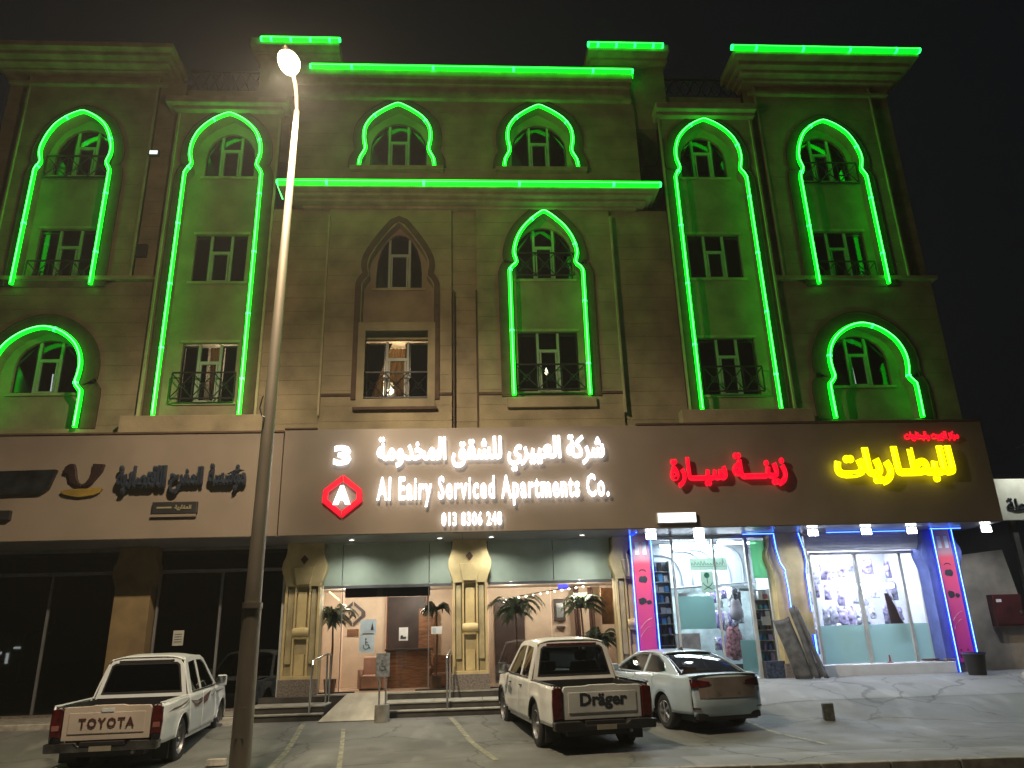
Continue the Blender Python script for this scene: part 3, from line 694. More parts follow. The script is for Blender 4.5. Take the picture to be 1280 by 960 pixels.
PAPER = mat('white_paper', (.75, .78, .80), .7); PBLUE = mat('pale_blue_print', (.45, .58, .68), .7); INK = mat('print_ink', (.03, .03, .05), .7)
def wheelchair(cx, cz, s, y, parent, m=INK):
    b = MB(); y0 = y
    b.tube([(cx+s*.28*math.cos(a), y0, cz-s*.12+s*.26*math.sin(a)) for a in [math.radians(q) for q in range(150, 400, 25)]], s*.035, 5)
    b.tube([(cx-s*.05, y0, cz+s*.42), (cx-s*.05, y0, cz+.02*s), (cx+s*.22, y0, cz+.02*s), (cx+s*.34, y0, cz-s*.3), (cx+s*.44, y0, cz-s*.28)], s*.045, 5)
    b.tube([(cx-s*.04, y0, cz+s*.25), (cx+s*.16, y0, cz+s*.25)], s*.035, 5)
    b.lathe([(0, -.004), (s*.08, -.004), (s*.08, .004), (0, .004)], (cx-s*.05, y0, cz+s*.55), 'y', 10)
    return b.build('wheelchair_symbol', m, parent)
t = thing('disability_poster', 'blue and white wheelchair poster stuck on the lobby glass left of the door', 'poster', (-2.55, 20.37, 1.62))
MB().box(-2.76, -2.36, 20.375, 20.384, 2.04, 2.42).build('sheet', PBLUE, t); MB().box(-2.78, -2.40, 20.375, 20.384, 1.62, 2.03).build('sheet', PBLUE, t)
wheelchair(-2.6, 1.80, .26, 20.372, t)
MB().prism([[(-2.5, 2.16), (-2.42, 2.16), (-2.46, 2.34)]], 20.366, 20.374, xz).build('arrow', INK, t); MB().box(-2.7, -2.42, 20.366, 20.374, 2.06, 2.08).build('print_line', INK, t)
t = thing('door_notice', 'white notice with dark picture stuck on the lobby door', 'notice', (-1.65, 20.37, 1.89))
MB().box(-1.78, -1.55, 20.375, 20.384, 1.88, 2.2).build('sheet', PAPER, t)
MB().prism([[(-1.74, 1.92), (-1.6, 1.92), (-1.6, 1.98), (-1.66, 1.97), (-1.7, 2.02), (-1.74, 1.99)]], 20.366, 20.374, xz).build('print', INK, t)
t = thing('door_notice', 'pale wide notice on the glass beside the centre pilaster', 'notice', (-.8, 20.37, 2.0))
MB().box(-.96, -.68, 20.375, 20.384, 2.02, 2.2).build('sheet', PAPER, t); MB().box(-.93, -.84, 20.368, 20.374, 2.05, 2.17).build('print', PBLUE, t)
# reception desk, inner doorway, furniture
MB().box(-2.32, -1.25, 22.86, 22.94, .68, 3.1).build('doorway', DWOOD, B)
MB().box(.75, 1.62, 22.86, 22.94, .68, 2.95).build('doorway', DWOOD, B)
MB().box(-2.36, -2.33, 22.84, 22.93, .68, 3.1).build('door_frame', WOOD, B); MB().box(-1.24, -1.2, 22.84, 22.93, .68, 3.1).build('door_frame', WOOD, B)
t = thing('reception_desk', 'brown wooden reception desk deep inside the lobby', 'desk', (-1.6, 22.2, .68))
MB().box(-2.22, -1.05, 21.9, 22.3, .68, 1.62).build('front_panel', WOOD, t, bevel=.02); MB().box(-2.28, -1.0, 21.84, 22.4, 1.62, 1.68).build('counter_top', DWOOD, t, bevel=.01)
tag(MB().box(-1.42, -.98, 22.6, 22.8, .68, 2.75).build('wood_column', WOOD), 'tall brown wooden panel standing behind the reception desk', 'wood panel')
for k, (x, lab) in enumerate(((-2.55, 'pink low box seat just inside the lobby door'), (-.72, 'brown armchair behind the glass left of the centre pilaster'))):
    t = thing('armchair', lab, 'chair', (x, 21.4, .68))
    am = mat('pink_upholstery', (.6, .36, .28), .8) if k == 0 else WOOD
    MB().box(x-.28, x+.28, 21.2, 21.7, .72, 1.05).build('seat', am, t, bevel=.04); MB().box(x-.28, x+.28, 21.7, 21.82, .72, 1.5).build('backrest', am, t, bevel=.04)
    for s in (-1, 1): MB().box(x+s*.28, x+s*.36, 21.2, 21.8, .72, 1.2).build('armrest', am, t, bevel=.03)
    MB().box(x-.3, x+.3, 21.22, 21.78, .682, .72).build('plinth', BLK, t)
LEAF = mat('leaf_green', (.07, .12, .06), .5, var=.3, scale=5)
POT = mat('brown_pot', (.16, .08, .05), .5)
def palm(x, y, z, h, n, spread, label, seed=1):
    rnd = random.Random(seed); t = thing('potted_palm', label, 'plant', (x, y, z))
    MB().lathe([(0, z), (.13, z), (.17, z+.32), (.14, z+.32), (.12, z+.28), (0, z+.28)], (x, y, 0), n=14).build('pot', POT, t, smooth=True)
    MB().tube([(x, y, z+.25), (x+.03, y, z+h*.45), (x, y, z+h*.72)], [.035, .03, .02], 6).build('stem', WOOD, t)
    for i in range(n):
        a = rnd.uniform(0, 6.28); up = rnd.uniform(.1, 1.5); L = spread*rnd.uniform(.7, 1.1); b = MB(); pts = []
        for k in range(7):
            s = k/6; pts.append(Vector((x+math.cos(a)*L*s, y+math.sin(a)*L*s*.45, z+h*.72+up*.5*math.sin(s*2.2)*L-.35*s*s*L)))
        b.tube(pts, .006, 4)
        for k in range(1, 7):
            d = (pts[k]-pts[k-1]).normalized(); sd = d.cross(Vector((0, 0, 1)));
            if sd.length < .1: sd = Vector((0, 1, 0))
            sd.normalize()
            for q in (0, .5):
                p = pts[k-1].lerp(pts[k], q)
                for s in (-1, 1):
                    tip = p+sd*s*.13+d*.15-Vector((0, 0, .07)); b.add([p-d*.005, p+d*.03, tip, p+(tip-p)*.5-d*.04], [(0, 1, 2, 3)])
        b.build('frond', LEAF, t)
    return t
palm(-3.55, 20.85, .68, 2.5, 26, 0.6325, 'tall potted palm behind the glass at the left end of the lobby', 1)
palm(-.85, 20.75, .68, 2.7, 22, 0.365, 'potted palm behind the glass left of the centre pilaster', 2)
palm(1.25, 20.95, .68, 2.55, 27, 0.8049999999999999, 'spreading potted palm in the right hand lobby window', 3)
palm(3.45, 20.8, .68, 1.5, 26, 0.575, 'low bushy potted palm in the right corner of the lobby window', 4)
palm(3.05, 21.2, .68, 2.7, 26, 0.69, 'tall potted palm near the dark curtains in the lobby window', 5)
t = thing('wall_telephone', 'dark wall mounted cabinet on the pink lobby wall under the ceiling lights', 'wall cabinet', (2.66, 22.9, 2.2))
MB().box(2.50, 2.82, 22.78, 22.94, 2.3, 2.92).build('cabinet', DWOOD, t, bevel=.02); MB().box(2.56, 2.76, 22.765, 22.78, 2.4, 2.8).build('face', ALUD, t)
MB().box(2.55, 2.8, 22.8, 22.94, 2.1, 2.16).build('shelf', DWOOD, t)
CURTD = mat('brown_drape', (.10, .045, .035), .8, var=.3, scale=8, stretch=(8, 8, 1))
for x0 in (3.0, 3.42):
    tag(MB().patch(lambda u, v: (x0+.16*u+.02*math.sin(v*3), 22.3+.03*math.sin(u*14), 3.2-2.5*v), 16, 4).build('drape', CURTD, smooth=True, solid=.01), 'narrow brown drape hanging %s in the lobby window' % ('nearer the wall cabinet' if x0 < 3.2 else 'further right'), 'curtain')
tag(MB().box(3.62, 4.1, 21.2, 21.26, 2.15, 3.1).build('wooden_board', mat('pale_wood', (.45, .22, .11), .6, var=.2, scale=5)), 'brown wooden board hanging high in the right corner of the lobby', 'board')
t = thing('light_string', 'string of small white ceiling lights rising to the right in the lobby window', 'string lights', (1.0, 21.0, 3.0))
pts = [(1.35+1.75*i/9, 20.9, 2.93+.24*(i/9)) for i in range(10)]
MB().tube(pts, .012, 5).build('cable', BLK, t)
BULB = emis('string_bulb', (1, .88, .7), 7)
for p in pts: MB().lathe([(0, -.035), (.03, -.01), (.03, .01), (0, .03)], (p[0], p[1], p[2]-.035), n=8).build('bulb', BULB, t)
tag(MB().box(2.42, 2.7, 20.9, 20.94, 3.08, 3.2).build('blue_lamp', emis('blue_lamp', (.02, .03, 1), 2.5)), 'small glowing blue lamp under the lobby ceiling', 'lamp')
t = thing('yellow_strip_light', 'short slanting yellow strip light in the top left corner of the lobby', 'strip light', (-3.6, 20.8, 3.0))
MB().tube([(-3.66, 20.75, 3.16), (-3.38, 20.75, 2.93)], .018, 6).build('tube', emis('yellow_strip', (1, .75, .3), 5), t)
t = thing('lobby_downlight', 'round white downlight in the lobby ceiling behind the door beam', 'ceiling light', (-1.1, 21, 3.27))
for x, y in ((-3.1, 21), (-1.15, 20.95), (-.7, 21), (.75, 21.1), (3.25, 21.0)):
    pass
MB().lathe([(0, 3.268), (.08, 3.268), (.09, 3.28), (0, 3.28)], (-1.3, 21, 0), n=12).build('lens', BULB, t)
# ------------------------------------------------------------------ dark closed shops on the left
DG = glass('dark_shop_glass', (.35, .38, .38), 1.0, .6, .015)
for a, c in ((-12.2, -8.92), (-7.92, -4.72)):
    MB().box(a, c, 20.385, 20.40, .42, 3.68).build('shop_glass', DG, B); MB().box(a, c, 20.385, 20.40, 3.78, 4.25).build('shop_glass', DG, B)
    MB().box(a, c, 20.34, 20.44, 3.69, 3.77).build('transom', ALUD, B); MB().box(a, c, 20.34, 20.44, 4.26, 4.34).build('transom', ALUD, B)
    MB().box(a, c, 20.3, 20.46, .36, .42).build('shop_sill', GRAN, B)
    for x in (a+.03, (a+c)/2, c-.03): MB().box(x-.03, x+.03, 20.345, 20.435, .425, 3.688).build('mullion', ALUD if x < c-.1 else ALU, B)
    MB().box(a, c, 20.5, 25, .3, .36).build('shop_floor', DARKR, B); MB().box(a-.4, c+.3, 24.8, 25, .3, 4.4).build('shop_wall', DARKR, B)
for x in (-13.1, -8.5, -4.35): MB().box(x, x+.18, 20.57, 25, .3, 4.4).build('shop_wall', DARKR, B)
t = thing('glass_notice', 'pale paper notice on the dark shop glass behind the left pickup', 'notice', (-7.3, 20.37, 1.95))
MB().box(-7.42, -7.16, 20.372, 20.382, 1.92, 2.28).build('sheet', mat('grey_paper', (.45, .45, .4), .7), t)
for k in range(4): MB().box(-7.38, -7.2, 20.366, 20.372, 2.0+k*.06, 2.015+k*.06).build('print_line', INK, t)
# ------------------------------------------------------------------ shops on the right
SW = mat('shop_white', (.72, .75, .78), .5, var=.05); TEAL = mat('teal_film', (.33, .62, .60), .35, var=.08, scale=1.5)
SG = glass('shop_door_glass', (.95, .98, 1), .6, .95, .01); FROST = glass('frosted_teal_glass', (.8, 1, .97), .8, .9, .02, (.60, .88, .84), .70)
GREY = mat('grey_rib', (.25, .27, .30), .5)
def room(x0, x1, yb, nm):
    MB().box(x0, x1, 20.5, yb, .6, .71).build('shop_floor', SW, B); MB().box(x0-.1, x1+.1, yb, yb+.1, .6, 4.4).build('shop_wall', SW, B)
    for x in (x0-.1, x1): MB().box(x, x+.1, 20.56, yb, .6, 4.4).build('shop_wall', SW, B)
    MB().box(x0, x1, 20.45, yb, 4.3, 4.35).build('shop_ceiling', SW, B)
room(4.9, 8.15, 22.6, 'a'); room(9.2, 12.45, 22.4, 'b')
def ceiling_tube(x0, x1, y, z, label):
    t = thing('tube_light', label, 'tube light', ((x0+x1)/2, y, z)); rr_ = .065 if z < 3.5 else .028
    MB().box(x0, x1, y-.05, y+.05, z+rr_+.004, z+rr_+.04).build('fitting', SW, t); MB().tube([(x0+.03, y, z), (x1-.03, y, z)], rr_, 8).build('tube', emis('cold_tube', (.86, .93, 1), 16), t)
ceiling_tube(5.3, 6.7, 21.0, 4.18, 'white ceiling tube light inside the accessories shop, nearer the pink poster')
ceiling_tube(6.9, 8.0, 20.8, 4.18, 'white ceiling tube light inside the accessories shop, nearer the bare pillar')
light('shop_light', 'AREA', (6.5, 21.2, 4.25), 420, (.86, .94, 1), 1.6, (0, 0, 0), parent=B)
light('shop_light', 'AREA', (10.8, 21.3, 4.2), 230, (.80, .80, 1), 1.8, (0, 0, 0), parent=B)
# shop one: ribbed arched panel wall, door glass, emblem
MB().box(4.95, 8.12, 21.7, 21.76, .72, 3.10).build('display_wall', mat('pale_display', (.55, .66, .66), .5, var=.2, scale=3), B)
ar = thing('ribbed_arch_screen', 'white arched screen with curved grey ribs inside the accessories shop', 'screen', (6.8, 21.6, 3.1))
MB().prism([[(5.0, 3.1), (8.24, 3.2), (8.22, 3.66), (8.12, 4.04), (7.9, 4.28), (5.0, 4.28)]], 21.62, 21.68, xz).build('panel', mat('white_rib_panel', (.40, .44, .48), .5, var=.06), ar)
for R in ([(8.21, 3.22), (8.2, 3.64), (8.11, 4.02), (7.93, 4.22)], [(7.79, 3.18), (7.78, 3.8), (7.62, 4.08), (7.38, 4.22), (6.93, 4.26)], [(7.41, 3.18), (7.37, 3.66), (7.2, 3.96), (6.97, 4.14), (6.78, 4.2), (6.36, 4.19)], [(7.0, 3.12), (7.02, 3.45)], [(6.93, 3.85), (6.76, 4.04), (6.51, 4.12), (6.12, 4.13)], [(6.34, 3.08), (6.35, 3.45)], [(6.57, 3.85), (6.4, 4.02), (6.18, 4.08), (5.86, 4.1)], [(6.05, 3.07), (6.02, 3.47), (5.91, 3.74), (5.77, 3.9), (5.52, 3.98), (5.2, 3.98)]):
    Q = smooth_path([(R[0][0], R[0][1])]+R[1:]) if len(R) > 2 else R
    MB().tube([(x, 21.58, z) for x, z in Q], .03, 6).build('rib', GREY, ar, smooth=True)
MB().tube([(5.0, 21.58, 3.03), (8.24, 21.58, 3.2)], .03, 6).build('rib', GREY, ar)
for a, c in ((4.86, 5.46), (5.52, 6.6), (6.64, 7.5), (7.56, 8.04)):
    MB().box(a, c, 20.395, 20.405, .74, 4.26).build('glass_panel', SG, B)
for x, w_ in ((5.49, .03), (6.62, .02), (7.53, .045), (4.84, .03), (8.06, .03)): MB().box(x-w_, x+w_, 20.36, 20.44, .705, 4.33).build('shop_post', ALU, B)
MB().box(4.85, 8.06, 20.35, 20.45, 4.265, 4.34).build('header_rail', ALU, B)
MB().box(5.54, 6.5, 20.407, 20.413, 1.95, 2.78).build('window_film', FROST, B)
MB().box(7.08, 7.5, 20.407, 20.413, .9, 1.65).build('window_film', FROST, B)
MB().box(7.66, 8.06, 20.41, 20.416, 3.2, 4.2).build('window_film', glass('green_film', (.6, 1, .7), .6, .9, .03, (.40, .85, .55), .7), B)
MB().box(5.55, 5.78, 20.36, 20.384, 2.78, 2.86).build('door_closer', ALUD, B); MB().box(7.2, 7.46, 20.36, 20.384, 2.88, 2.95).build('door_closer', ALUD, B)
em = thing('palm_and_swords_sticker', 'pale green sticker with palm tree, crossed swords and green lettering on the shop glass', 'sticker', (6.37, 20.36, 2.9))
MB().box(6.2, 6.54, 20.386, 20.393, 2.86, 3.42).build('sheet', glass('pale_green_sheet', (.9, 1, .9), .3, .9, .05, (.70, .88, .76), .85), em)
MB().box(5.94, 6.95, 20.386, 20.393, 3.44, 3.76).build('sheet', glass('pale_green_sheet', (.9, 1, .9), .3, .9, .05, (.70, .88, .76), .85), em)
GINK = mat('green_ink', (.02, .22, .11), .6)
MB().lathe([(0, -.004), (.075, -.004), (.075, .004), (0, .004)], (6.37, 20.38, 3.31), 'y', 14).build('palm_crown', GINK, em)
MB().tube([(6.37, 20.38, 3.26), (6.375, 20.38, 3.1)], .012, 5).build('palm_trunk', GINK, em)
for s in (-1, 1): MB().tube([(6.375-s*.13, 20.378, 3.12), (6.375-s*.09, 20.378, 3.06), (6.375, 20.378, 3.0), (6.375+s*.11, 20.378, 2.94)], .011, 5).build('sword', GINK, em)
rr = random.Random(3)
for k in range(11): # illegible green lettering line, as strokes
    x = 5.98+k*.085; h = rr.uniform(.05, .16)
    MB().tube([(x, 20.382, 3.57), (x+.02, 20.382, 3.57+h), (x+.06, 20.382, 3.58)], .009, 4).build('stroke', GINK, em)
MB().box(6.0, 6.92, 20.378, 20.385, 3.535, 3.548).build('print_line', GINK, em)
# product racks
PC_ = [mat('pack_%s' % n_, c, .5) for n_, c in (('navy', (.08, .12, .36)), ('blue', (.12, .42, .85)), ('black', (.03, .03, .04)), ('violet', (.36, .30, .6)), ('teal', (.12, .5, .55)), ('white', (.7, .7, .72)), ('maroon', (.25, .06, .08)), ('silver', (.65, .65, .7)))]
def rack(x0, x1, y, z0, rows, dz, cols, label, side, seed):
    rnd = random.Random(seed)
    t = thing('display_rack', label, 'rack', ((x0+x1)/2, y, z0))
    for x in (x0, x1): MB().box(x-.012, x+.012, y-.02, y+.2, .71, z0+rows*dz).build('upright', ALUD, t)
    MB().box(x0, x1, y+.18, y+.2, .8, z0+rows*dz).build('back_panel', mat('rack_back', (.30, .36, .42), .6), t)
    for r in range(rows): MB().box(x0+.013, x1-.013, y-.01, y+.179, z0+r*dz-.02, z0+r*dz).build('shelf', ALU, t)
    wd = (x1-x0-.04)/cols
    for r in range(rows):
        for c in range(cols):
            if rnd.random() < .08: continue
            q = rnd.random(); w_ = wd*rnd.uniform(.6, .92); h = dz*rnd.uniform(.45, .86); xx = x0+.02+c*wd+wd/2; zz = z0+r*dz+.002
            m = rnd.choice(PC_); o = MB()
            if q < .6: o.box(xx-w_/2, xx+w_/2, y+.01, y+.13, zz, zz+h)
            else: o.lathe([(0, 0), (w_*.42, 0), (w_*.42, h*.72), (w_*.16, h*.82), (w_*.16, h), (0, h)], (xx, y+.09, zz), n=10)
            o = o.build('product_box' if q < .6 else 'product_bottle', m, smooth=False)
            ORD = ['lowest', 'second lowest', 'third lowest', 'fourth lowest', 'middle', 'fourth highest', 'third highest', 'second highest', 'highest'][-(rows-r) if r > rows//2 else r]
            tag(o, 'small %s %s, %s on the %s shelf, rack by the %s' % (m.name[5:], 'box' if q < .6 else 'bottle', ('left', 'centre', 'right')[c], ORD, 'pink poster' if 'pink' in side else 'bare pillar'), 'box' if q < .6 else 'bottle', 'packages on the rack '+side)
rack(4.93, 5.42, 20.62, 1.3, 9, .27, 3, 'display rack full of blue packages behind the glass right of the pink poster', 'right of the pink poster', 5)
rack(7.62, 8.08, 20.62, .85, 8, .26, 3, 'display rack of dark boxes left of the bare pillar', 'left of the bare pillar', 6)
tag(MB().box(7.78, 8.02, 20.56, 20.575, 2.0, 2.22).build('white_card', PAPER), 'square white card on the front of the rack by the bare pillar', 'card')
rk = thing('crate', 'dark crate of goods on the ground in front of the rack by the bare pillar', 'crate', (7.85, 20.2, .7))
MB().box(7.56, 8.14, 20.1, 20.13, .705, 1.12).build('front', mat('dark_blue_crate', (.05, .07, .12), .5, var=.4, scale=14), rk, bevel=.01)
for x in (7.56, 8.12): MB().box(x, x+.02, 20.131, 20.33, .705, 1.12).build('side', DARKR, rk)
MB().box(7.58, 8.12, 20.13, 20.33, .705, .74).build('base', DARKR, rk)
# hanging clothes-like wrapped goods behind the door
PLAS = mat('clear_wrap', (.62, .64, .72), .2, var=.35, scale=9, bump=.8, bscale=14)
def bag(x, y, z1, w_, h, m, label, seed, name='wrapped_item', cat='wrapped goods'):
    rnd = random.Random(seed); ph = rnd.uniform(0, 6)
    def f(u, v):
        a = 2*math.pi*u; r = w_/2*(.35+.65*math.sin(min(1, v*1.6+.12)*math.pi*.5))*(1+.1*math.sin(a*3+ph)+.08*math.sin(v*9+ph))
        if v > .97: r *= .5
        return (x+r*math.cos(a), y+r*.45*math.sin(a), z1-h*v+.02*math.sin(a*2+ph))
    return tag(MB().patch(f, 14, 10).build(name, m, smooth=True), label, cat)
bag(7.12, 21.0, 2.0, .5, .85, mat('maroon_wrap', (.30, .14, .16), .35, var=.5, scale=16), 'large maroon patterned bundle standing inside the accessories shop door', 1)
bag(7.3, 21.1, 2.7, .35, .55, mat('grey_wrap', (.3, .27, .3), .4, var=.3), 'grey bundle hanging at the right of the accessories shop door', 3)
tag(MB().box(6.75, 7.2, 20.75, 20.95, .715, 1.05).build('black_box', mat('black_box', (.04, .03, .035), .5)), 'dark box on the floor inside the accessories shop door', 'box')
tag(MB().box(5.6, 6.2, 21.0, 21.3, .715, 1.85).build('carton', mat('tan_carton', (.45, .36, .33), .7, var=.3)), 'tan carton behind the frosted film of the accessories shop', 'carton')
# shop two: roller shutter box, glass, tube, hanging goods
rs = MB(); MB().box(9.15, 12.4, 20.3, 20.34, 3.86, 4.345).build('shutter_box', SW, B)
for k in range(6): MB().box(9.16, 12.39, 20.27, 20.296, 3.87+k*.08, 3.94+k*.08).build('shutter_slat', SW, B, bevel=.01)
MB().box(9.3, 12.4, 20.46, 20.6, 3.78, 3.85).build('header_rail', ALUD, B)
for a, c in ((9.36, 10.55), (10.67, 11.82), (11.92, 12.34)):
    MB().box(a, c, 20.595, 20.605, 1.95, 3.78).build('glass_panel', SG, B); MB().box(a, c, 20.595, 20.605, .99, 1.945).build('frosted_panel', FROST, B)
for x, w_ in ((9.32, .04), (10.61, .05), (11.87, .04), (12.38, .05)): MB().box(x-w_, x+w_, 20.56, 20.64, .98, 3.78).build('shop_post', ALU, B)
MB().box(9.05, 12.5, 19.96, 20.66, .70, .975).build('white_step', SW, B, bevel=.01)
ceiling_tube(10.2, 12.05, 21.4, 2.98, 'bright white tube light hanging across the battery shop interior')
light('tube_glow', 'AREA', (11.1, 21.3, 2.9), 22, (.82, .84, 1), 1.2, (math.radians(50), 0, 0), parent=B)
VIO = [mat('violet_wrap', (.50, .44, .66), .3, var=.4, scale=7, bump=.6, bscale=12), mat('pearl_wrap', (.62, .62, .72), .25, var=.3, scale=8, bump=.6, bscale=12), mat('smoke_wrap', (.25, .24, .34), .3, var=.5, scale=9), PLAS]
rnd = random.Random(11)
def pack(x, y, z1, w_, h, m, label, seed, group=None, th=.05):
    q = random.Random(seed); e = [q.uniform(-.12, .12) for _ in range(12)]; n = [[q.uniform(-1, 1) for _ in range(9)] for _ in range(9)]
    def f(u, v):
        i, j = int(u*6+.5), int(v*8+.5); sq = 1-.35*(v < .08)+.1*e[j]
        return (x+(u-.5)*w_*sq+.02*e[j], y+.028*n[i][j]-.05*math.sin(u*3.14)*math.sin(v*3.14), z1-h*v+.02*n[j][i] if 0 < v < 1 else z1-h*v)
    o = MB().patch(f, 6, 8).build('wrapped_goods', m, smooth=True, solid=th*.5); return tag(o, label, 'wrapped goods', group)
ORDS = ('first', 'second', 'third', 'fourth', 'fifth', 'sixth', 'seventh', 'eighth', 'ninth', 'tenth', 'eleventh', 'twelfth')
for row in range(4):
    for k in range(11):
        if rnd.random() < .1: continue
        x = 9.5+k*.262+rnd.uniform(-.05, .05); zt = (3.76, 3.1, 2.5, 1.95)[row]+rnd.uniform(-.12, .06); i = rnd.randrange(4)
        pack(x, 21.75-.1*row+rnd.uniform(-.08, .2), zt, rnd.uniform(.16, .34), rnd.uniform(.35, .68), VIO[i], '%s wrapped goods, %s from the left in the %s row in the battery shop' % (('violet', 'pearl white', 'smoky dark', 'clear grey')[i], ORDS[k], ('top', 'second', 'third', 'lowest')[row]), 100+row*20+k, 'wrapped goods hanging in the battery shop')
for row in range(3):
    for k in range(7):
        x = 6.68+k*.135+rnd.uniform(-.03, .03); zt = (3.02, 2.4, 1.75)[row]+rnd.uniform(-.08, .05); i = rnd.randrange(5); m = (PAPER, PC_[7], PC_[2], PC_[3], PLAS)[i]
        pack(x, 21.35+rnd.uniform(-.15, .15), zt, rnd.uniform(.10, .2), rnd.uniform(.3, .55), m, '%s pack, %s from the left in the %s row behind the accessories shop door' % (('white', 'silver', 'black', 'violet', 'clear')[i], ORDS[k], ('top', 'middle', 'bottom')[row]), 300+row*20+k, 'packs hanging behind the accessories shop door', .03)
hg = thing('hanging_straps', 'bundle of dark brown straps hanging in the battery shop window', 'straps', (11.6, 20.9, 2.7))
for k in range(6): MB().tube([(11.45+.02*k, 20.9, 2.75), (11.5+.05*k, 20.88, 2.1), (11.55+.075*k, 20.9, 1.45+.03*(k % 3))], [.012, .035, .03], 6).build('strap', mat('brown_leather', (.10, .05, .05), .5), hg)
MB().tube([(11.6, 20.85, 2.75), (11.75, 20.85, 2.1), (12.15, 20.85, 1.4)], .012, 6).build('cord', PAPER, hg)
gl = thing('tinsel_garland', 'silver tinsel garland drooping across the battery shop window', 'garland', (10, 20.8, 2.0)); 
for k in range(9):
    u = k/8; x = 9.6+1.15*u; z = 2.15-.45*math.sin(u*math.pi)-.1*u
    MB().add([(x, 20.8, z), (x+.1, 20.78, z-.05), (x+.08, 20.8, z-.16), (x-.03, 20.82, z-.1)], [(0, 1, 2, 3)]).build('leaf', mat('bright_tinsel', (.9, .9, .92), .2), gl, solid=.004)
fb = thing('feather_duster', 'yellow feather duster standing in the battery shop window', 'duster', (10.05, 20.8, .99))
MB().tube([(10.1, 20.8, .99), (10.1, 20.8, 1.4)], .012, 6).build('handle', BLK, fb)
MB().lathe([(0, 1.36), (.07, 1.42), (.09, 1.6), (.05, 1.8), (0, 1.85)], (10.1, 20.8, 0), n=10).build('feathers', mat('yellow_feathers', (.55, .6, .25), .8, var=.3, scale=20, bump=1), fb, smooth=True)
tag(MB().lathe([(0, .98), (.09, .98), (.03, 1.02), (.02, 1.17), (0, 1.18)], (10.98, 20.35, 0), n=10).build('small_cone', PC_[6], smooth=True), 'tiny dark red cone on the white shop step', 'cone')
def coil(x, y, z, s, label):
    b = MB(); pts = []
    for k in range(40):
        a = k*.7; pts.append((x+s*(.6+.3*math.sin(k*.4))*math.cos(a), y+.12*math.sin(a), z+.02+.05*abs(math.sin(k*.31))))
    pts += [(x+s+.1*k, y-.05*math.sin(k), z+.015) for k in range(1, 5)]
    b.tube(pts, .013, 5); return tag(b.build('coiled_cable', mat('brown_cable', (.12, .07, .06), .6), smooth=True), label, 'cable')
coil(11.95, 20.15, .98, .26, 'messy dark cable coil lying on the right end of the white shop step')
# ------------------------------------------------------------------ posters with blue tubes, blue pillar tubes
def poster(x0, x1, z0, z1, y, label, seed):
    t = thing('shop_poster', label, 'poster', ((x0+x1)/2, y, z0))
    H = z1-z0
    m = bpy.data.materials.new('pink_print'); m.use_nodes = True; n = m.node_tree; bs = n.nodes['Principled BSDF']
    tc = n.nodes.new('ShaderNodeTexCoord'); sp = n.nodes.new('ShaderNodeSeparateXYZ'); cr = n.nodes.new('ShaderNodeValToRGB')
    n.links.new(tc.outputs['Generated'], sp.inputs[0]); n.links.new(sp.outputs[2], cr.inputs[0]); n.links.new(cr.outputs[0], bs.inputs['Base Color'])
    cr.color_ramp.elements[0].color = (.75, .06, .42, 1); cr.color_ramp.elements[1].color = (.55, .30, .34, 1)
    e = cr.color_ramp.elements.new(.45); e.color = (.80, .10, .30, 1); e = cr.color_ramp.elements.new(.78); e.color = (.78, .09, .14, 1); e = cr.color_ramp.elements.new(.82); e.color = (.55, .28, .32, 1)
    bs.inputs['Roughness'].default_value = .35
    MB().box(x0, x1, y, y+.05, z0, z1).build('board', m, t)
    def blob(cx, cz, s, mm, nm, sq=1):
        q = random.Random(seed+int(cz*10)); P = [(cx+s*(.75+.35*q.random())*math.cos(a)*sq, cz+s*(.6+.35*q.random())*math.sin(a)) for a in [k*math.pi/6 for k in range(12)]]
        MB().prism([P], y-.008, y-.001, xz).build(nm, mm, t)
    cx = (x0+x1)/2; w_ = x1-x0
    for s in (-1, 1): MB().box(cx+s*w_*.22-.05, cx+s*w_*.22+.05, y-.008, y-.001, z1-.50, z1-.18).build('picture', PAPER, t)
    blob(cx, z0+H*.66, .12, INK, 'picture'); MB().tube([(cx+.09*math.cos(a), y-.004, z0+H*.72+.05*math.sin(a)) for a in (0, 1, 2, 3)], .012, 4).build('picture', INK, t)
    blob(cx-.06, z0+H*.50, .11, INK, 'picture'); blob(cx+.11, z0+H*.49, .07, INK, 'picture')
    MB().tube([(x0+.06+w_*.7*(k/7), y-.004, z0+H*.30+.24*math.sin(k/7*1.5)) for k in range(8)], .006, 4).build('arc', mat('pale_print', (.8, .5, .6), .6), t)
    MB().tube([(x0+.05+w_*.6*(k/7), y-.004, z0+H*.24+.24*math.sin(k/7*1.5)) for k in range(8)], .006, 4).build('arc', mat('pale_print', (.8, .5, .6), .6), t)
    for s in (-.1, .08): MB().tube([(cx+s+.045*math.cos(a), y-.004, z0+.16+.06*math.sin(a)) for a in [k*.7 for k in range(7)]], .012, 4).build('stroke', INK, t); blob(cx+s, z0+.30, .025, INK, 'dot')
    return t
poster(4.30, 4.75, 1.0, 4.34, 19.88, 'tall pink poster between blue tubes in the middle of the shopfronts', 1)
poster(12.60, 13.04, .95, 4.34, 19.98, 'tall pink poster between blue tubes at the right end of the building', 2)
def bneon(pts, label, r=.026):
    t = thing('blue_neon', label, 'neon light', pts[0])
    MB().tube(pts, r, 8).build('tube', BLUE, t, smooth=True); MB().tube([(p[0], p[1]-r*.8, p[2]) for p in pts], r*.45, 6).build('core', BCORE, t, smooth=True)
    return t
yb = 19.95
bneon([(4.26, yb-.1, 4.335), (4.26, yb-.1, 1.0)], 'blue neon line on the left edge of the middle pink poster')
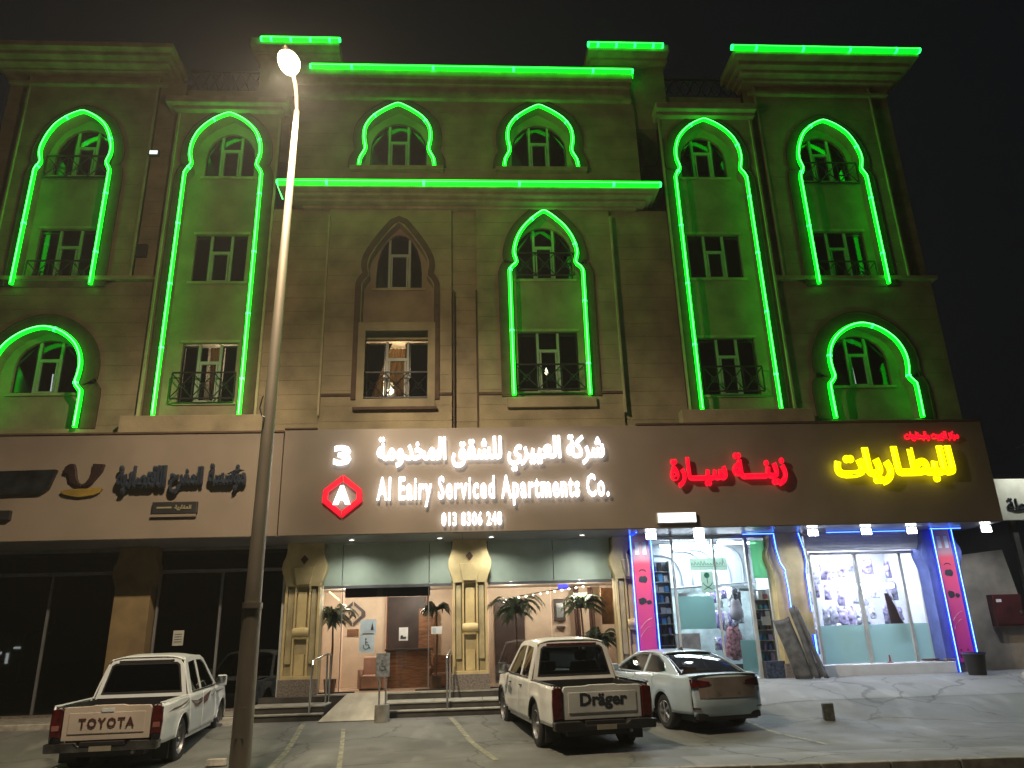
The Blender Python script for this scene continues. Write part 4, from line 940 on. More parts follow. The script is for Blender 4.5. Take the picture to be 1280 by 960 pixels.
bneon([(4.80, yb-.1, 4.335), (4.80, yb-.1, 1.0)], 'blue neon line on the right edge of the middle pink poster')
bneon([(12.55, yb, 4.34), (12.55, yb, .72)], 'long blue neon line on the left edge of the right hand pink poster')
bneon([(13.10, yb, 4.34), (13.10, yb, 1.15)], 'blue neon line on the right edge of the right hand pink poster')
bneon([(8.16, yb, 4.32), (8.18, yb, 3.9), (8.24, yb, 3.55), (8.35, yb, 3.35), (8.33, yb, 3.3), (8.36, yb, 2.9), (8.36, yb, 2.27)], 'wavy blue neon line on the left side of the bare pillar')
bneon([(8.84, yb, 4.32), (8.93, yb, 3.9), (8.96, yb, 3.6), (8.90, yb, 3.3), (8.9, yb, 2.8), (8.9, yb, 2.3)], 'wavy blue neon line on the right side of the bare pillar')
bneon([(8.87, yb, 1.73), (8.87, yb, 1.2)], 'short loose blue neon piece low on the bare pillar', .045)
bneon([(4.29, 19.2, 4.325), (4.29, 19.95, 4.33)], 'short blue neon piece on the soffit above the middle pink poster')
bneon([(7.3, 19.9, 4.31), (8.16, 19.9, 4.31)], 'blue neon line under the soffit left of the bare pillar', .018)
bneon([(9.6, 19.9, 4.31), (11.9, 19.9, 4.31)], 'blue neon line under the soffit above the battery shop', .016)
bneon([(12.3, 19.6, 4.31), (13.15, 19.6, 4.31)], 'blue neon line under the soffit above the right hand pink poster', .018)
bneon([(13.02, 19.9, .73), (13.14, 19.85, .73)], 'tiny blue neon stub on the ground by the black bin', .02)
# ------------------------------------------------------------------ soffit lights
def downlight(x, y, label, pw=10):
    t = thing('downlight', label, 'ceiling light', (x, y, 4.34), group='round downlights under the fascia')
    MB().lathe([(.06, 4.325), (.085, 4.322), (.09, 4.344)], (x, y, 0), n=14).build('ring', CHROME, t)
    MB().lathe([(0, 4.330), (.062, 4.330)], (x, y, 0), n=14).build('lens', LAMPY, t)
    light('beam', 'SPOT', (x, y, 4.31), pw, (1, .95, .85), .05, parent=t, spot_size=math.radians(150), spot_blend=.8)
for x, lab in ((-2.95, 'left of the lobby door'), (-.72, 'just left of the centre pilaster'), (.6, 'just right of the centre pilaster'), (2.95, 'above the right hand lobby window')):
    downlight(x, 19.55, 'small round white downlight under the fascia '+lab, 120)
def floodlight(x, y, label, pw):
    t = thing('floodlight', label, 'floodlight', (x, y, 4.33))
    MB().tube([(x, y, 4.345), (x, y, 4.30)], .02, 6).build('bracket', BLK, t)
    MB().hexa([(x-.11, y-.06, 4.20), (x+.11, y-.06, 4.20), (x+.11, y+.03, 4.15), (x-.11, y+.03, 4.15), (x-.11, y-.04, 4.31), (x+.11, y-.04, 4.31), (x+.11, y+.05, 4.31), (x-.11, y+.05, 4.31)]).build('housing', BLK, t)
    MB().hexa([(x-.13, y-.085, 4.16), (x+.13, y-.085, 4.16), (x+.13, y-.065, 4.16), (x-.13, y-.065, 4.16), (x-.13, y-.075, 4.315), (x+.13, y-.075, 4.315), (x+.13, y-.06, 4.315), (x-.13, y-.06, 4.315)]).build('lens', LAMPW, t)
    light('beam', 'SPOT', (x, y-.12, 4.22), pw, (.86, .94, 1), .08, rot=(math.radians(6), 0, 0), parent=t, spot_size=math.radians(168), spot_blend=.45)
for x, lab in ((4.69, 'beside the middle pink poster'), (5.94, 'above the accessories shop'), (8.95, 'right of the bare pillar'), (10.38, 'above the centre of the battery shop'), (11.61, 'above the right side of the battery shop'), (13.64, 'hanging at the right end of the fascia')):
    floodlight(x, 19.35, 'bright white floodlight under the fascia '+lab, 200)
# ------------------------------------------------------------------ signs on the fascia
Y = 18.62
s = thing('company_sign', 'white glowing lettering in Arabic and English above the lobby', 'sign', (.6, 18.66, 4.4))
text_parts('شركة العييري للشقق المخدومة', -2.26, 3.50, 5.84, 6.76, Y, WHITE, s, bold=.03, ext=.025, ar=True)
text_parts('Al Eairy Serviced Apartments Co.', -2.23, 3.55, 4.98, 5.74, Y, WHITE, s, bold=.02, ext=.025, gap=.10)
text_parts('013 8306 248', -.64, .84, 4.50, 4.84, Y, WHITE, s, bold=.022, ext=.025, gap=.08)
s = thing('number_sign', 'glowing white numeral 3 above the red hexagon logo', 'sign', (-3.1, 18.66, 6.05))
text_parts('3', -3.33, -2.90, 6.05, 6.56, Y, WHITE, s, bold=.045, ext=.03)
s = thing('hexagon_logo', 'red glowing hexagon logo with a white letter A', 'sign', (-3.05, 18.66, 4.75))
lx, lz = -3.08, 5.29
for q in (-1, 1):
    MB().prism([[(lx+q*.012, lz+.53), (lx+q*.47, lz+.16), (lx+q*.49, lz-.14), (lx+q*.012, lz-.53), (lx+q*.012, lz-.36), (lx+q*.35, lz-.08), (lx+q*.34, lz+.1), (lx+q*.012, lz+.36)]], 18.60, 18.67, xz).build('bracket', RED, s, bevel=.02)
text_parts('A', lx-.21, lx+.21, lz-.22, lz+.25, Y, WHITE, s, bold=.07, ext=.03)
s = thing('decor_sign', 'red glowing Arabic lettering in the middle of the brown fascia', 'sign', (6.8, 18.66, 5.2))
text_parts('سيــارة', 5.14, 6.62, 5.33, 6.12, Y, RED, s, bold=.045, ext=.035, ar=True)
text_parts('زينـــة', 6.76, 8.18, 5.33, 6.22, Y, RED, s, bold=.045, ext=.035, ar=True)
s = thing('battery_sign', 'large yellow glowing Arabic lettering at the right of the fascia', 'sign', (11, 18.66, 5.2))
text_parts('للبطـا', 11.03, 12.65, 5.36, 6.32, Y, YEL, s, bold=.058, ext=.035, ar=True)
text_parts('ريات', 9.44, 10.98, 5.30, 6.30, Y, YEL, s, bold=.058, ext=.035, ar=True)
s = thing('small_red_sign', 'small red glowing Arabic lettering above the yellow lettering', 'sign', (12.2, 18.66, 6.4))
text_parts('مركز الزيوت والبطاريات', 11.50, 13.0, 6.46, 6.74, Y+.02, RED, s, bold=.085, ext=.03, ar=True)
s = thing('light_box', 'small white light box at the bottom of the brown fascia', 'light box', (5.2, 18.6, 4.45))
MB().box(4.72, 5.72, 18.60, 18.698, 4.46, 4.73).build('case', ALU, s, bevel=.01); MB().box(4.745, 5.695, 18.592, 18.601, 4.482, 4.708).build('face', emis('light_box_face', (.97, .98, 1), 3), s)
DLET = mat('unlit_blue_letters', (.02, .028, .045), .35); DRED = mat('unlit_dark_red', (.022, .010, .010), .4)
s = thing('unlit_sign', 'unlit dark blue Arabic lettering on the left fascia', 'sign', (-7, 18.66, 5.4))
text_parts('مؤسسة', -6.34, -5.42, 5.44, 6.14, Y, DLET, s, bold=.07, ext=.05, ar=True)
text_parts('المفرح', -7.26, -6.46, 5.40, 6.10, Y, DLET, s, bold=.07, ext=.05, ar=True)
text_parts('الاقتصادية', -8.50, -7.34, 5.42, 6.12, Y, DLET, s, bold=.07, ext=.05, ar=True)
s = thing('unlit_plate', 'small dark rectangular sign plate below the unlit lettering', 'sign', (-7.05, 18.6, 4.9))
MB().box(-7.62, -6.55, 18.60, 18.698, 4.93, 5.22).build('case', BLK, s, bevel=.015); MB().box(-7.64, -6.57, 18.62, 18.698, 4.86, 4.925).build('lower_lip', CLAD, s)
MB().box(-7.5, -7.15, 18.592, 18.6, 5.06, 5.1).build('print_line', mat('dull_print', (.25, .22, .12), .5), s)
text_parts('العقارية', -7.08, -6.68, 5.0, 5.14, 18.594, mat('dull_print', (.3, .2, .1), .5), s, bold=.04, ext=.01, ar=True, joined=True, name='lettering')
s = thing('horn_logo', 'unlit dark horn shaped logo over a gold crescent on the left fascia', 'sign', (-9.3, 18.66, 5.4))
MB().prism([[(-9.82, 6.12), (-9.72, 6.2), (-9.6, 6.2), (-9.54, 6.05), (-9.5, 5.85), (-9.42, 5.72), (-9.36, 5.7), (-9.36, 5.62), (-9.5, 5.66), (-9.66, 5.78), (-9.72, 5.95), (-9.84, 5.98)]], 18.60, 18.69, xz).build('horn', DRED, s, bevel=.015)
MB().prism([[(-9.16, 6.2), (-8.88, 6.18), (-8.92, 6.0), (-9.05, 5.82), (-9.14, 5.68), (-9.34, 5.62), (-9.34, 5.70), (-9.28, 5.72), (-9.2, 5.85), (-9.16, 6.0)]], 18.60, 18.69, xz).build('horn', DRED, s, bevel=.015)
GOLD = mat('dull_gold', (.33, .22, .04), .4, .3, var=.2)
MB().prism([[(-9.84, 5.52), (-9.7, 5.56), (-9.5, 5.58), (-9.35, 5.585), (-9.2, 5.58), (-9.02, 5.6), (-8.86, 5.58), (-8.92, 5.48), (-9.05, 5.42), (-9.2, 5.40), (-9.4, 5.38), (-9.6, 5.41), (-9.75, 5.45)]], 18.61, 18.69, xz).build('crescent', GOLD, s, bevel=.01)
s = thing('dark_banner_sign', 'unlit black slanted sign box at the left edge of the fascia', 'sign', (-11.4, 18.6, 5.5))
MB().prism([[(-12.6, 5.44), (-10.28, 5.48), (-10.12, 5.58), (-9.98, 6.06), (-12.6, 6.02)]], 18.58, 18.698, xz).build('case', mat('black_sign', (.012, .014, .016), .3, var=.4), s, bevel=.02)
MB().box(-12.0, -10.9, 18.58, 18.69, 4.86, 5.08).build('lower_tab', BLK, s)
# ------------------------------------------------------------------ street lamp
t = thing('street_lamp', 'tall tapered street lamp with a glowing warm head in front of the building', 'street lamp', (-3.25, 12.0, 0))
POLE = mat('galvanised_pole', (.42, .37, .29), .45, .5, var=.15, scale=2, stretch=(1, 1, .3))
MB().tube([(-3.25, 12, -.02), (-3.25, 12, 2.4)], [.15, .135], 20).build('base_section', POLE, t, smooth=True)
MB().tube([(-3.25, 12, 2.401), (-3.22, 12, 6), (-3.16, 12, 11.4)], [.122, .095, .052], 20).build('pole', POLE, t, smooth=True)
MB().tube([(-3.25, 12, 2.37), (-3.25, 12, 2.45)], .148, 20).build('collar', POLE, t, smooth=True)
MB().box(-3.45, -3.05, 11.8, 12.2, -.02, .012).build('base_plate', POLE, t)
for a in (-1, 1):
    for c in (-1, 1): MB().tube([(-3.25+a*.16, 12+c*.16, .01), (-3.25+a*.16, 12+c*.16, .07)], .014, 6).build('anchor_bolt', STEEL, t)
MB().box(-3.31, -3.19, 11.855, 11.875, .6, 1.0).build('access_door', POLE, t)
MB().tube([(-3.33, 11.92, 5.7), (-3.36, 11.9, 5.5), (-3.31, 11.9, 5.36), (-3.27, 11.9, 5.34)], .012, 6).build('loose_wire', BLK, t)
MB().tube([(-3.16, 12, 11.37), (-3.15, 11.86, 11.62), (-3.13, 11.62, 11.72), (-3.12, 11.3, 11.74)], .035, 10).build('arm', POLE, t, smooth=True)
hx, hy, hz = -3.11, 11.05, 11.64
MB().patch(lambda u, v: (hx+.17*math.sin(v*math.pi)**.6*math.cos(u*math.pi*2)*1.0, hy+.38*(1-2*v)*-1, hz+.10+.09*math.sin(v*math.pi)**.5*math.sin(u*2*math.pi)), 16, 10).build('head_housing', POLE, t, smooth=True)
MB().patch(lambda u, v: (hx+.19*math.cos(u*2*math.pi)*math.cos(v*math.pi/2), hy-.02+.29*math.sin(u*2*math.pi)*math.cos(v*math.pi/2), hz+.06-.20*math.sin(v*math.pi/2)), 20, 6).build('glass_bowl', emis('sodium_bowl', (1, .80, .42), 22), t, smooth=True)
light('lamp_light', 'SPOT', (hx, hy, hz-.22), 5200, (1, .81, .58), .16, parent=t, spot_size=math.radians(172), spot_blend=.55)
light('lamp_spill', 'POINT', (hx, hy, hz-.22), 800, (1, .70, .38), .16, parent=t)
# ------------------------------------------------------------------ small things out front
def stainless_rail(x, label, posts, loop):
    t = thing('handrail', label, 'handrail', (x, 18.7, .4))
    for p in posts: MB().tube(p, .024, 8).build('post', STEEL, t, smooth=True)
    MB().tube(loop, .024, 8).build('top_rail', STEEL, t, smooth=True)
    return t
stainless_rail(-3.55, 'bent stainless handrail left of the ramp', [[(-3.62, 18.7, .36), (-3.60, 18.7, 1.40)], [(-3.42, 19.6, .52), (-3.42, 19.6, 1.6)], [(-3.40, 19.95, .52), (-3.40, 19.95, 1.58)]], [(-3.60, 18.7, 1.40), (-3.59, 18.75, 1.5), (-3.5, 19.0, 1.55), (-3.42, 19.6, 1.62), (-3.40, 19.95, 1.6)])
for z in (1.0, .8): pass
stainless_rail(-.52, 'stainless handrail on the steps beside the centre pilaster', [[(-.5, 18.7, .36), (-.52, 18.7, 1.45)], [(-.47, 19.7, .52), (-.47, 19.7, 1.6)]], [(-.52, 18.7, 1.45), (-.51, 18.75, 1.5), (-.47, 19.7, 1.62)])
t = thing('sign_stand', 'grey wheelchair sign board on two posts in a concrete foot beside the ramp', 'sign stand', (-1.9, 17.95, .25))
MB().box(-2.06, -1.76, 17.96, 17.99, 1.12, 1.62).build('board', mat('worn_grey_board', (.22, .25, .27), .6, var=.25, scale=12), t, bevel=.01)
for x in (-1.98, -1.84): MB().tube([(x, 18.02, .5), (x, 18.02, 1.55)], .02, 8).build('post', STEEL, t)
MB().lathe([(0, .18), (.17, .18), (.16, .55), (0, .55)], (-1.91, 18.03, 0), n=18).build('foot', CONC, t, smooth=True)
wheelchair(-1.92, 1.34, .22, 17.954, t, mat('faded_print', (.07, .08, .09), .6))
tag(MB().hexa([(7.16, 16.2, gz(7.2, 16.2)), (7.36, 16.14, gz(7.2, 16.2)), (7.42, 16.32, gz(7.2, 16.2)), (7.21, 16.38, gz(7.2, 16.2)), (7.155, 16.2, .41), (7.36, 16.14, .42), (7.42, 16.32, .42), (7.21, 16.38, .41)]).build('concrete_cube', mat('dark_block', (.06, .065, .055), .9, var=.3, scale=10, bump=.5), bevel=.012), 'small dark cube shaped block alone on the open ground', 'block')
def mat_roll(x0, x1, zt, lean, label, seed, y=19.75, zb=.72, th=.035):
    def f(u, v):
        return (x0+(x1-x0)*u+lean*(1-v), y-.42*v+.05*math.sin(u*5+seed)+.02*math.sin(v*7+seed), zb+(zt-zb)*(1-v)-.05*math.sin(u*3+seed)*(1-v))
    return tag(MB().patch(f, 10, 12).build('leaning_mat', mat('grey_rubber_mat', (.085, .085, .082), .75, var=.3, scale=5, bump=.3), smooth=True, solid=th), label, 'mat')
mat_roll(8.02, 8.42, 2.15, -.22, 'widest grey rubber mat leaning on the left of the bare pillar', 1)
mat_roll(8.46, 8.62, 2.42, -.24, 'narrow grey mat leaning at the middle of the bare pillar', 2, 19.72)
mat_roll(8.66, 8.80, 2.36, -.34, 'narrow curled grey mat leaning right of the other mats', 3, 19.68)
t = thing('black_bin', 'black bin on the ground right of the pink poster', 'bin', (12.58, 19.3, .68))
MB().lathe([(0, .68), (.20, .68), (.25, 1.17), (.23, 1.17), (.185, .7), (0, .7)], (12.58, 19.3, 0), n=18).build('drum', BLK, t, smooth=True); MB().lathe([(.25, 1.15), (.27, 1.16), (.27, 1.2), (.24, 1.2)], (12.58, 19.3, 0), n=18).build('rim', mat('blue_rim', (.05, .06, .14), .5), t)
# boundary wall with red cabinet
WALLR = mat('rendered_wall', (.46, .40, .32), .85, var=.2, scale=1.3, bump=.3)
t = thing('boundary_wall', 'beige rendered wall to the right of the building', 'wall', (14.3, 20.8, .6))
MB().prism([[(13.16, .5), (15.45, .5), (15.0, 3.84), (13.16, 3.66)]], 20.75, 20.95, xz).build('wall_panel', WALLR, t, bevel=.01)
t = thing('red_cabinet', 'dark red metal cabinet hung on the beige boundary wall', 'cabinet', (14.65, 20.6, 1.75))
RC = mat('dark_red_paint', (.085, .018, .022), .45, var=.2)
MB().box(14.22, 15.05, 20.5, 20.74, 1.8, 2.62).build('case', RC, t, bevel=.015); MB().box(14.26, 15.01, 20.485, 20.499, 1.84, 2.58).build('door', RC, t, bevel=.006)
MB().box(14.9, 14.96, 20.46, 20.484, 2.1, 2.2).build('latch', STEEL, t); MB().box(14.3, 14.45, 20.478, 20.484, 2.42, 2.5).build('label_plate', PAPER, t)
t = thing('station_sign', 'pale sign board with dark Arabic lettering beyond the right end of the building', 'sign', (17.5, 21.4, 4.6))
MB().box(15.42, 19.6, 21.2, 21.35, 4.72, 5.93).build('board', mat('pale_sign_board', (.78, .80, .72), .5, var=.06), t)
for x in (15.9, 19.2): MB().box(x, x+.16, 21.36, 21.5, .5, 5.9).build('post', ALUD, t)
text_parts('محطة', 15.78, 16.9, 4.98, 5.36, 21.19, DLET, t, bold=.03, ext=.01, ar=True)
light('sign_lamp', 'SPOT', (16.6, 20.2, 6.9), 220, (1, 1, .88), .1, rot=(math.radians(38), 0, 0), parent=t, spot_size=math.radians(90), spot_blend=.6)
MB().tube([(16.6, 21.3, 6.9), (16.6, 20.3, 6.95)], .02, 6).build('lamp_arm', ALUD, t); MB().box(16.5, 16.7, 20.2, 20.4, 6.92, 6.98).build('lamp_shade', BLK, t)
for x, y, z, sx, sy, sz, lab in ((13.85, 18.7, .66, .95, .4, .24, 'long pale concrete slab lying at the right edge of the picture'), (13.2, 18.45, .62, .5, .25, .12, 'small pale concrete chunk in front of the long slab'), (14.2, 18.0, .60, .5, .3, .14, 'pale concrete piece at the far right edge')):
    b = MB(); q = random.Random(int(x*10)); J2 = lambda: q.uniform(-.03, .03)
    b.hexa([(x+J2(), y+J2(), z-.1), (x+sx+J2(), y+J2(), z-.1), (x+sx+J2(), y+sy+J2(), z-.1), (x+J2(), y+sy+J2(), z-.1), (x+.03+J2(), y+.03, z+sz+J2()), (x+sx-.05, y+.04, z+sz+J2()), (x+sx-.04, y+sy-.03, z+sz+J2()), (x+.02, y+sy-.05, z+sz+J2())])
    tag(b.build('concrete_slab', CONCL, bevel=.02), lab, 'concrete slab')
tag(MB().hexa([(-4.32, 13.85, 0), (-3.98, 13.85, 0), (-3.98, 14.02, 0), (-4.32, 14.02, 0), (-4.3, 13.88, .1), (-4.0, 13.88, .1), (-4.0, 13.99, .1), (-4.3, 13.99, .1)]).build('wheel_stop', CONCL, bevel=.01), 'short pale wheel stop block on the asphalt left of the lamp post', 'wheel stop')
# ------------------------------------------------------------------ vehicles (local space: x right, y forward, origin under the rear axle)
GLASSV = glass('car_glass', (.8, .86, .86), 1.2, .95, .02)
GLASSD = glass('car_glass_dark', (.25, .27, .28), 1.5, .6, .02)
TAIL = mat('tail_lamp_red', (.085, .006, .006), .12, var=.3, scale=10, coat=.6)
TAILC = mat('tail_lamp_clear', (.30, .12, .10), .1, var=.2, coat=.6)
SEAT = mat('dark_seat', (.03, .03, .032), .85)
LINER = mat('bed_liner', (.012, .012, .012), .8, var=.3)
PLATE = mat('number_plate', (.35, .32, .25), .5, var=.1)
RIM = mat('alloy_rim', (.55, .55, .56), .3, .85, var=.1)
RIMS = mat('steel_rim', (.28, .28, .29), .45, .6, var=.15)
HEAD = mat('head_lamp', (.6, .6, .62), .1, var=.1, coat=1)
def paint(name, c, rough=.32, var=.05, metal=.0): return mat(name, c, rough, metal, var=var, scale=1.6, coat=.5)
def side_panel(t, name, m, sx, y0, y1, ztop, zbot, xf, arch=None, R=.45, zc=.39, rows=10, gap=.006):
    """a strip of body side; the bottom edge follows the wheel arch"""
    y0 += gap; y1 -= gap; n = max(6, int((y1-y0)/.05)); b = MB()
    def zb(y):
        z = zbot(y) if callable(zbot) else zbot
        if arch is not None and abs(y-arch) < R: z = max(z, zc+math.sqrt(R*R-(y-arch)**2))
        return z
    ysl = sorted(set([y0+(y1-y0)*i/n for i in range(n+1)]+([a for a in (arch-R*.999, arch+R*.999, arch-R*.97, arch+R*.97, arch-R*.9, arch+R*.9) if y0 < a < y1] if arch is not None else [])))
    vs = []
    for y in ysl:
        a, c = zb(y), ztop(y) if callable(ztop) else ztop
        for j in range(rows+1):
            z = a+(c-a)*j/rows; vs.append((sx*xf(y, z), y, z))
    r = rows+1
    b.add(vs, [(i*r+j, (i+1)*r+j, (i+1)*r+j+1, i*r+j+1) for i in range(len(ysl)-1) for j in range(rows)])
    o = b.build(name, m, t, smooth=True, solid=0)
    d = o.modifiers.new('solid', 'SOLIDIFY'); d.thickness = .025; d.offset = 0
    return o
def arch_lip(t, sx, yc, R, zc, xf, m, r=.022, zlow=.42):
    a0 = math.asin(max(-1, min(1, (zlow-zc)/R))); pts = []
    for k in range(19):
        a = a0+(math.pi-2*a0)*k/18; y, z = yc+R*math.cos(a), zc+R*math.sin(a); pts.append((sx*(xf(y, z)+.004), y, z))
    MB().tube(pts, r, 6).build('arch_lip', m, t, smooth=True)
def wheel(t, x, y, rad, wd, sx, rim='steel', spokes=6, steer=0):
    prof = [(rad*.62, -wd/2+.01), (rad*.70, -wd/2), (rad*.9, -wd/2+.005), (rad*.985, -wd/2+.03), (rad, -wd*.25), (rad, wd*.25), (rad*.985, wd/2-.03), (rad*.9, wd/2-.005), (rad*.70, wd/2), (rad*.62, wd/2-.01)]
    w_ = MB().lathe(prof, (x, y, rad-.005), 'x', 28).build('wheel', RUB, t, smooth=True)
    o = x+sx*(wd/2-.03); c = (0, y, rad-.005); rr = rad*.63; m = RIM if rim == 'alloy' else RIMS
    MB().lathe([(rr, x+sx*(wd/2-.004)), (rr*.97, x+sx*(wd/2-.0)), (rr*.93, o), (rr*.92, x-sx*.06)], c, 'x', 28).build('rim_ring', m, w_, smooth=True)
    if rim == 'alloy':
        for k in range(spokes):
            a = 2*math.pi*k/spokes; b = MB()
            for da in (-.11, .11):
                p0 = (o+sx*.012, y+.05*math.cos(a), rad+.05*math.sin(a)); p1 = (o+sx*.005, y+rr*.95*math.cos(a+da), rad+rr*.95*math.sin(a+da))
                b.tube([p0, p1], .016, 5)
            b.build('spoke', m, w_)
        MB().lathe([(rr*.92, x-sx*.02), (.02, x-sx*.02)], c, 'x', 20).build('brake_disc', DARKR, w_)
    else:
        MB().lathe([(rr*.93, o-sx*.02), (rr*.75, o-sx*.05), (rr*.5, o-sx*.015), (rr*.42, o-sx*.03), (0, o-sx*.03)], c, 'x', 24).build('rim_disc', m, w_, smooth=True)
        for k in range(8):
            a = 2*math.pi*k/8; MB().lathe([(.0, o-sx*.022), (.028, o-sx*.026)], (0, y+rr*.74*math.cos(a), rad+rr*.74*math.sin(a)), 'x', 8).build('vent_hole', BLK, w_)
    MB().lathe([(.0, o+sx*.03), (.045, o+sx*.02), (.055, o-sx*.03)], c, 'x', 14).build('hub_cap', m, w_, smooth=True)
    return w_
def pickup(loc, rz, label, P, style, px=0):
    t = thing('pickup_truck', label, 'pickup truck', loc, rz, 'double cab pickup trucks parked in front', local=True)
    if px: t.rotation_euler = (px, 0, rz)
    def xf(y, z):
        x = .905-.10*max(0, (z-.78))**1.5*1.6-.10*max(0, .62-z)**1.3
        if y > 3.3: x -= .16*((y-3.3)/.6)**2
        if y < -.8: x -= .035*((-.8-y)/.35)**2
        for c in (0, 3.085): # flared arches
            d = math.hypot(y-c, z-.39); x += .022*math.exp(-((d-.47)/.10)**2)
        x += .010*math.exp(-((z-.86)/.03)**2)
        return x
    zr = 1.085
    for s in (-1, 1):
        side_panel(t, 'bed_side', P, s, -1.14, .46, zr, .46, xf, 0)
        side_panel(t, 'rear_door', P, s, .47, 1.42, 1.10, .40, xf)
        side_panel(t, 'front_door', P, s, 1.43, 2.50, 1.10, .40, xf)
        side_panel(t, 'front_fender', P, s, 2.51, 3.86, lambda y: 1.10-.10*sm(2.7, 3.9, y), .46, xf, 3.085)
        for c in (0, 3.085): arch_lip(t, s, c, .45, .39, xf, P if style == 'white' else BLK, .02, .47)
        MB().box(s*.80, s*.86, .5, 2.5, .33, .40).build('side_sill', P, t, bevel=.01)
        MB().box(s*.80, s*.875, -1.10, .44, zr, zr+.022).build('bed_rail', BLK if style != 'white' else P, t, bevel=.008)
        MB().box(s*.74, s*.755, -1.08, .42, .66, zr-.01).build('bed_wall', LINER, t)
        for y in (1.18, 2.2):
            MB().tube([(s*(xf(y, .98)+.0), y-.09, .965), (s*(xf(y, .98)+.035), y-.05, .97), (s*(xf(y, .98)+.035), y+.05, .97), (s*(xf(y, .98)), y+.09, .965)], .014, 6).build('door_handle', CHROME if style == 'white' else BLK, t, smooth=True)
        # side glass and pillars
        def fm(u, v, w_, s=s): return (s*(.868+w_-.30*(v-1.08)**1.05 if v > 1.08 else .868+w_), u, v)
        outer = [(.50, 1.085), (.56, 1.35), (.64, 1.66), (.74, 1.755), (1.3, 1.785), (1.85, 1.765), (2.06, 1.70), (2.78, 1.085)]
        h1 = [(.74, 1.14), (.78, 1.42), (.83, 1.66), (1.36, 1.69), (1.37, 1.14)]
        h2 = [(1.47, 1.14), (1.46, 1.69), (1.86, 1.675), (2.02, 1.61), (2.50, 1.17), (2.50, 1.14)]
        MB().prism([outer, h1, h2], -.03, 0, fm).build('cab_side', P, t, bevel=.006)
        for h in (h1, h2): MB().prism([h], -.02, -.012, fm).build('side_window', GLASSV, t)
        MB().prism([[(.74, 1.115), (2.52, 1.115), (2.52, 1.14), (.74, 1.14)]], .001, .012, fm).build('window_seal', BLK, t)
        MB().tube([(s*.86, 2.42, 1.14), (s*.93, 2.44, 1.16), (s*1.0, 2.42, 1.2)], .02, 6).build('mirror_arm', BLK, t)
        MB().box(s*.94, s*1.13, 2.38, 2.48, 1.11, 1.33).build('mirror', P if style == 'white' else BLK, t, bevel=.03)
        MB().box(s*.95, s*1.12, 2.372, 2.379, 1.13, 1.31).build('mirror_glass', CHROME, t)
        wheel(t, s*.78, 0, .385, .25, s, 'steel'); wheel(t, s*.78, 3.085, .385, .25, s, 'steel')
        for c in (0, 3.085): MB().patch(lambda u, v, c=c, s=s: (s*(.55+.33*u), c+.46*math.cos(math.pi*v), .39+.46*math.sin(math.pi*v)), 1, 14).build('wheel_well', BLK, t, smooth=True)
        MB().hexa([(s*.62, 3.84, .82), (s*.84, 3.70, .82), (s*.84, 3.60, .82), (s*.62, 3.7, .82), (s*.62, 3.82, 1.0), (s*.83, 3.66, 1.02), (s*.83, 3.56, 1.02), (s*.62, 3.68, 1.0)]).build('headlight', HEAD, t, bevel=.01)
        MB().box(s*.62, s*.88, -.62, -.60, .16, .45).build('mud_flap', BLK, t)
    # tailgate, tail lamps, bumper
    g = MB(); yt = -1.155
    g.prism([[(-.69, .56), (.69, .56), (.69, 1.03), (.66, 1.075), (.30, 1.08), (.22, 1.095), (-.22, 1.095), (-.30, 1.08), (-.66, 1.075), (-.69, 1.03)]], yt, yt+.06, xz)
    tg = g.build('tailgate', P, t, bevel=.012)
    MB().box(-.60, .60, yt-.008, yt-.001, .66, .98).build('pressed_panel', P, tg, bevel=.006)
    if style == 'white': MB().box(-.10, .10, yt-.014, yt-.009, .985, 1.045).build('tailgate_handle', CHROME, tg, bevel=.005)
    for s in (-1, 1):
        ty = -1.17
        MB().prism([[(s*.705, .60 if style == 'white' else .56), (s*.87, .62 if style == 'white' else .56), (s*.885, .80), (s*.87, 1.04), (s*.73, 1.06), (s*.705, 1.04)]], ty, ty+.16, xz).build('tail_light', TAIL, t, bevel=.02)
        if style == 'white': MB().box(s*.735, s*.85, ty-.004, ty-.0005, .72, .80).build('reverse_lamp', TAILC, t, bevel=.002)
        MB().box(s*.70, s*.86, yt+.11, yt+.2, .47, 1.06).build('corner_post', P, t)
    bm_ = mat('dull_chrome', (.30, .30, .31), .18, 1, var=.3, scale=5) if style == 'white' else BLK
    MB().prism([[(-.88, .40), (.88, .40), (.89, .54), (.42, .545), (.36, .49), (-.36, .49), (-.42, .545), (-.89, .54)]], -1.32, -1.12, xz).build('rear_bumper', bm_, t, bevel=.025)
    MB().box(-.34, .34, -1.30, -1.20, .492, .545).build('bumper_step', BLK, t)
    MB().box(-.17, .17, -1.335, -1.325, .41, .485).build('number_plate', PLATE, t)
    MB().box(-.72, .72, -1.09, .44, .60, .66).build('bed_floor', LINER, t)
    for k in range(9): MB().box(-.66+k*.155, -.60+k*.155, -1.06, .40, .661, .68).build('bed_rib', LINER, t)
    for s in (-1, 1): MB().box(s*.45, s*.74, -.33, .33, .66, .86).build('wheel_box', LINER, t, bevel=.03)
    MB().box(-.76, .76, .42, .455, .60, 1.08).build('bed_headboard', LINER, t)
    MB().box(-.70, .70, -1.09, -1.07, .62, 1.06).build('tailgate_liner', LINER, t)
    MB().box(-.62, .62, -1.1, 3.7, .30, .45).build('chassis', BLK, t); MB().box(-.80, .80, .5, 3.3, .38, .46).build('underbody', BLK, t)
    MB().tube([(-.6, 0, .385), (.6, 0, .385)], .06, 10).build('rear_axle', BLK, t); MB().lathe([(0, -.13), (.12, -.1), (.15, 0), (.12, .1), (0, .13)], (0, 0, .385), 'y', 12).build('differential', BLK, t, smooth=True)
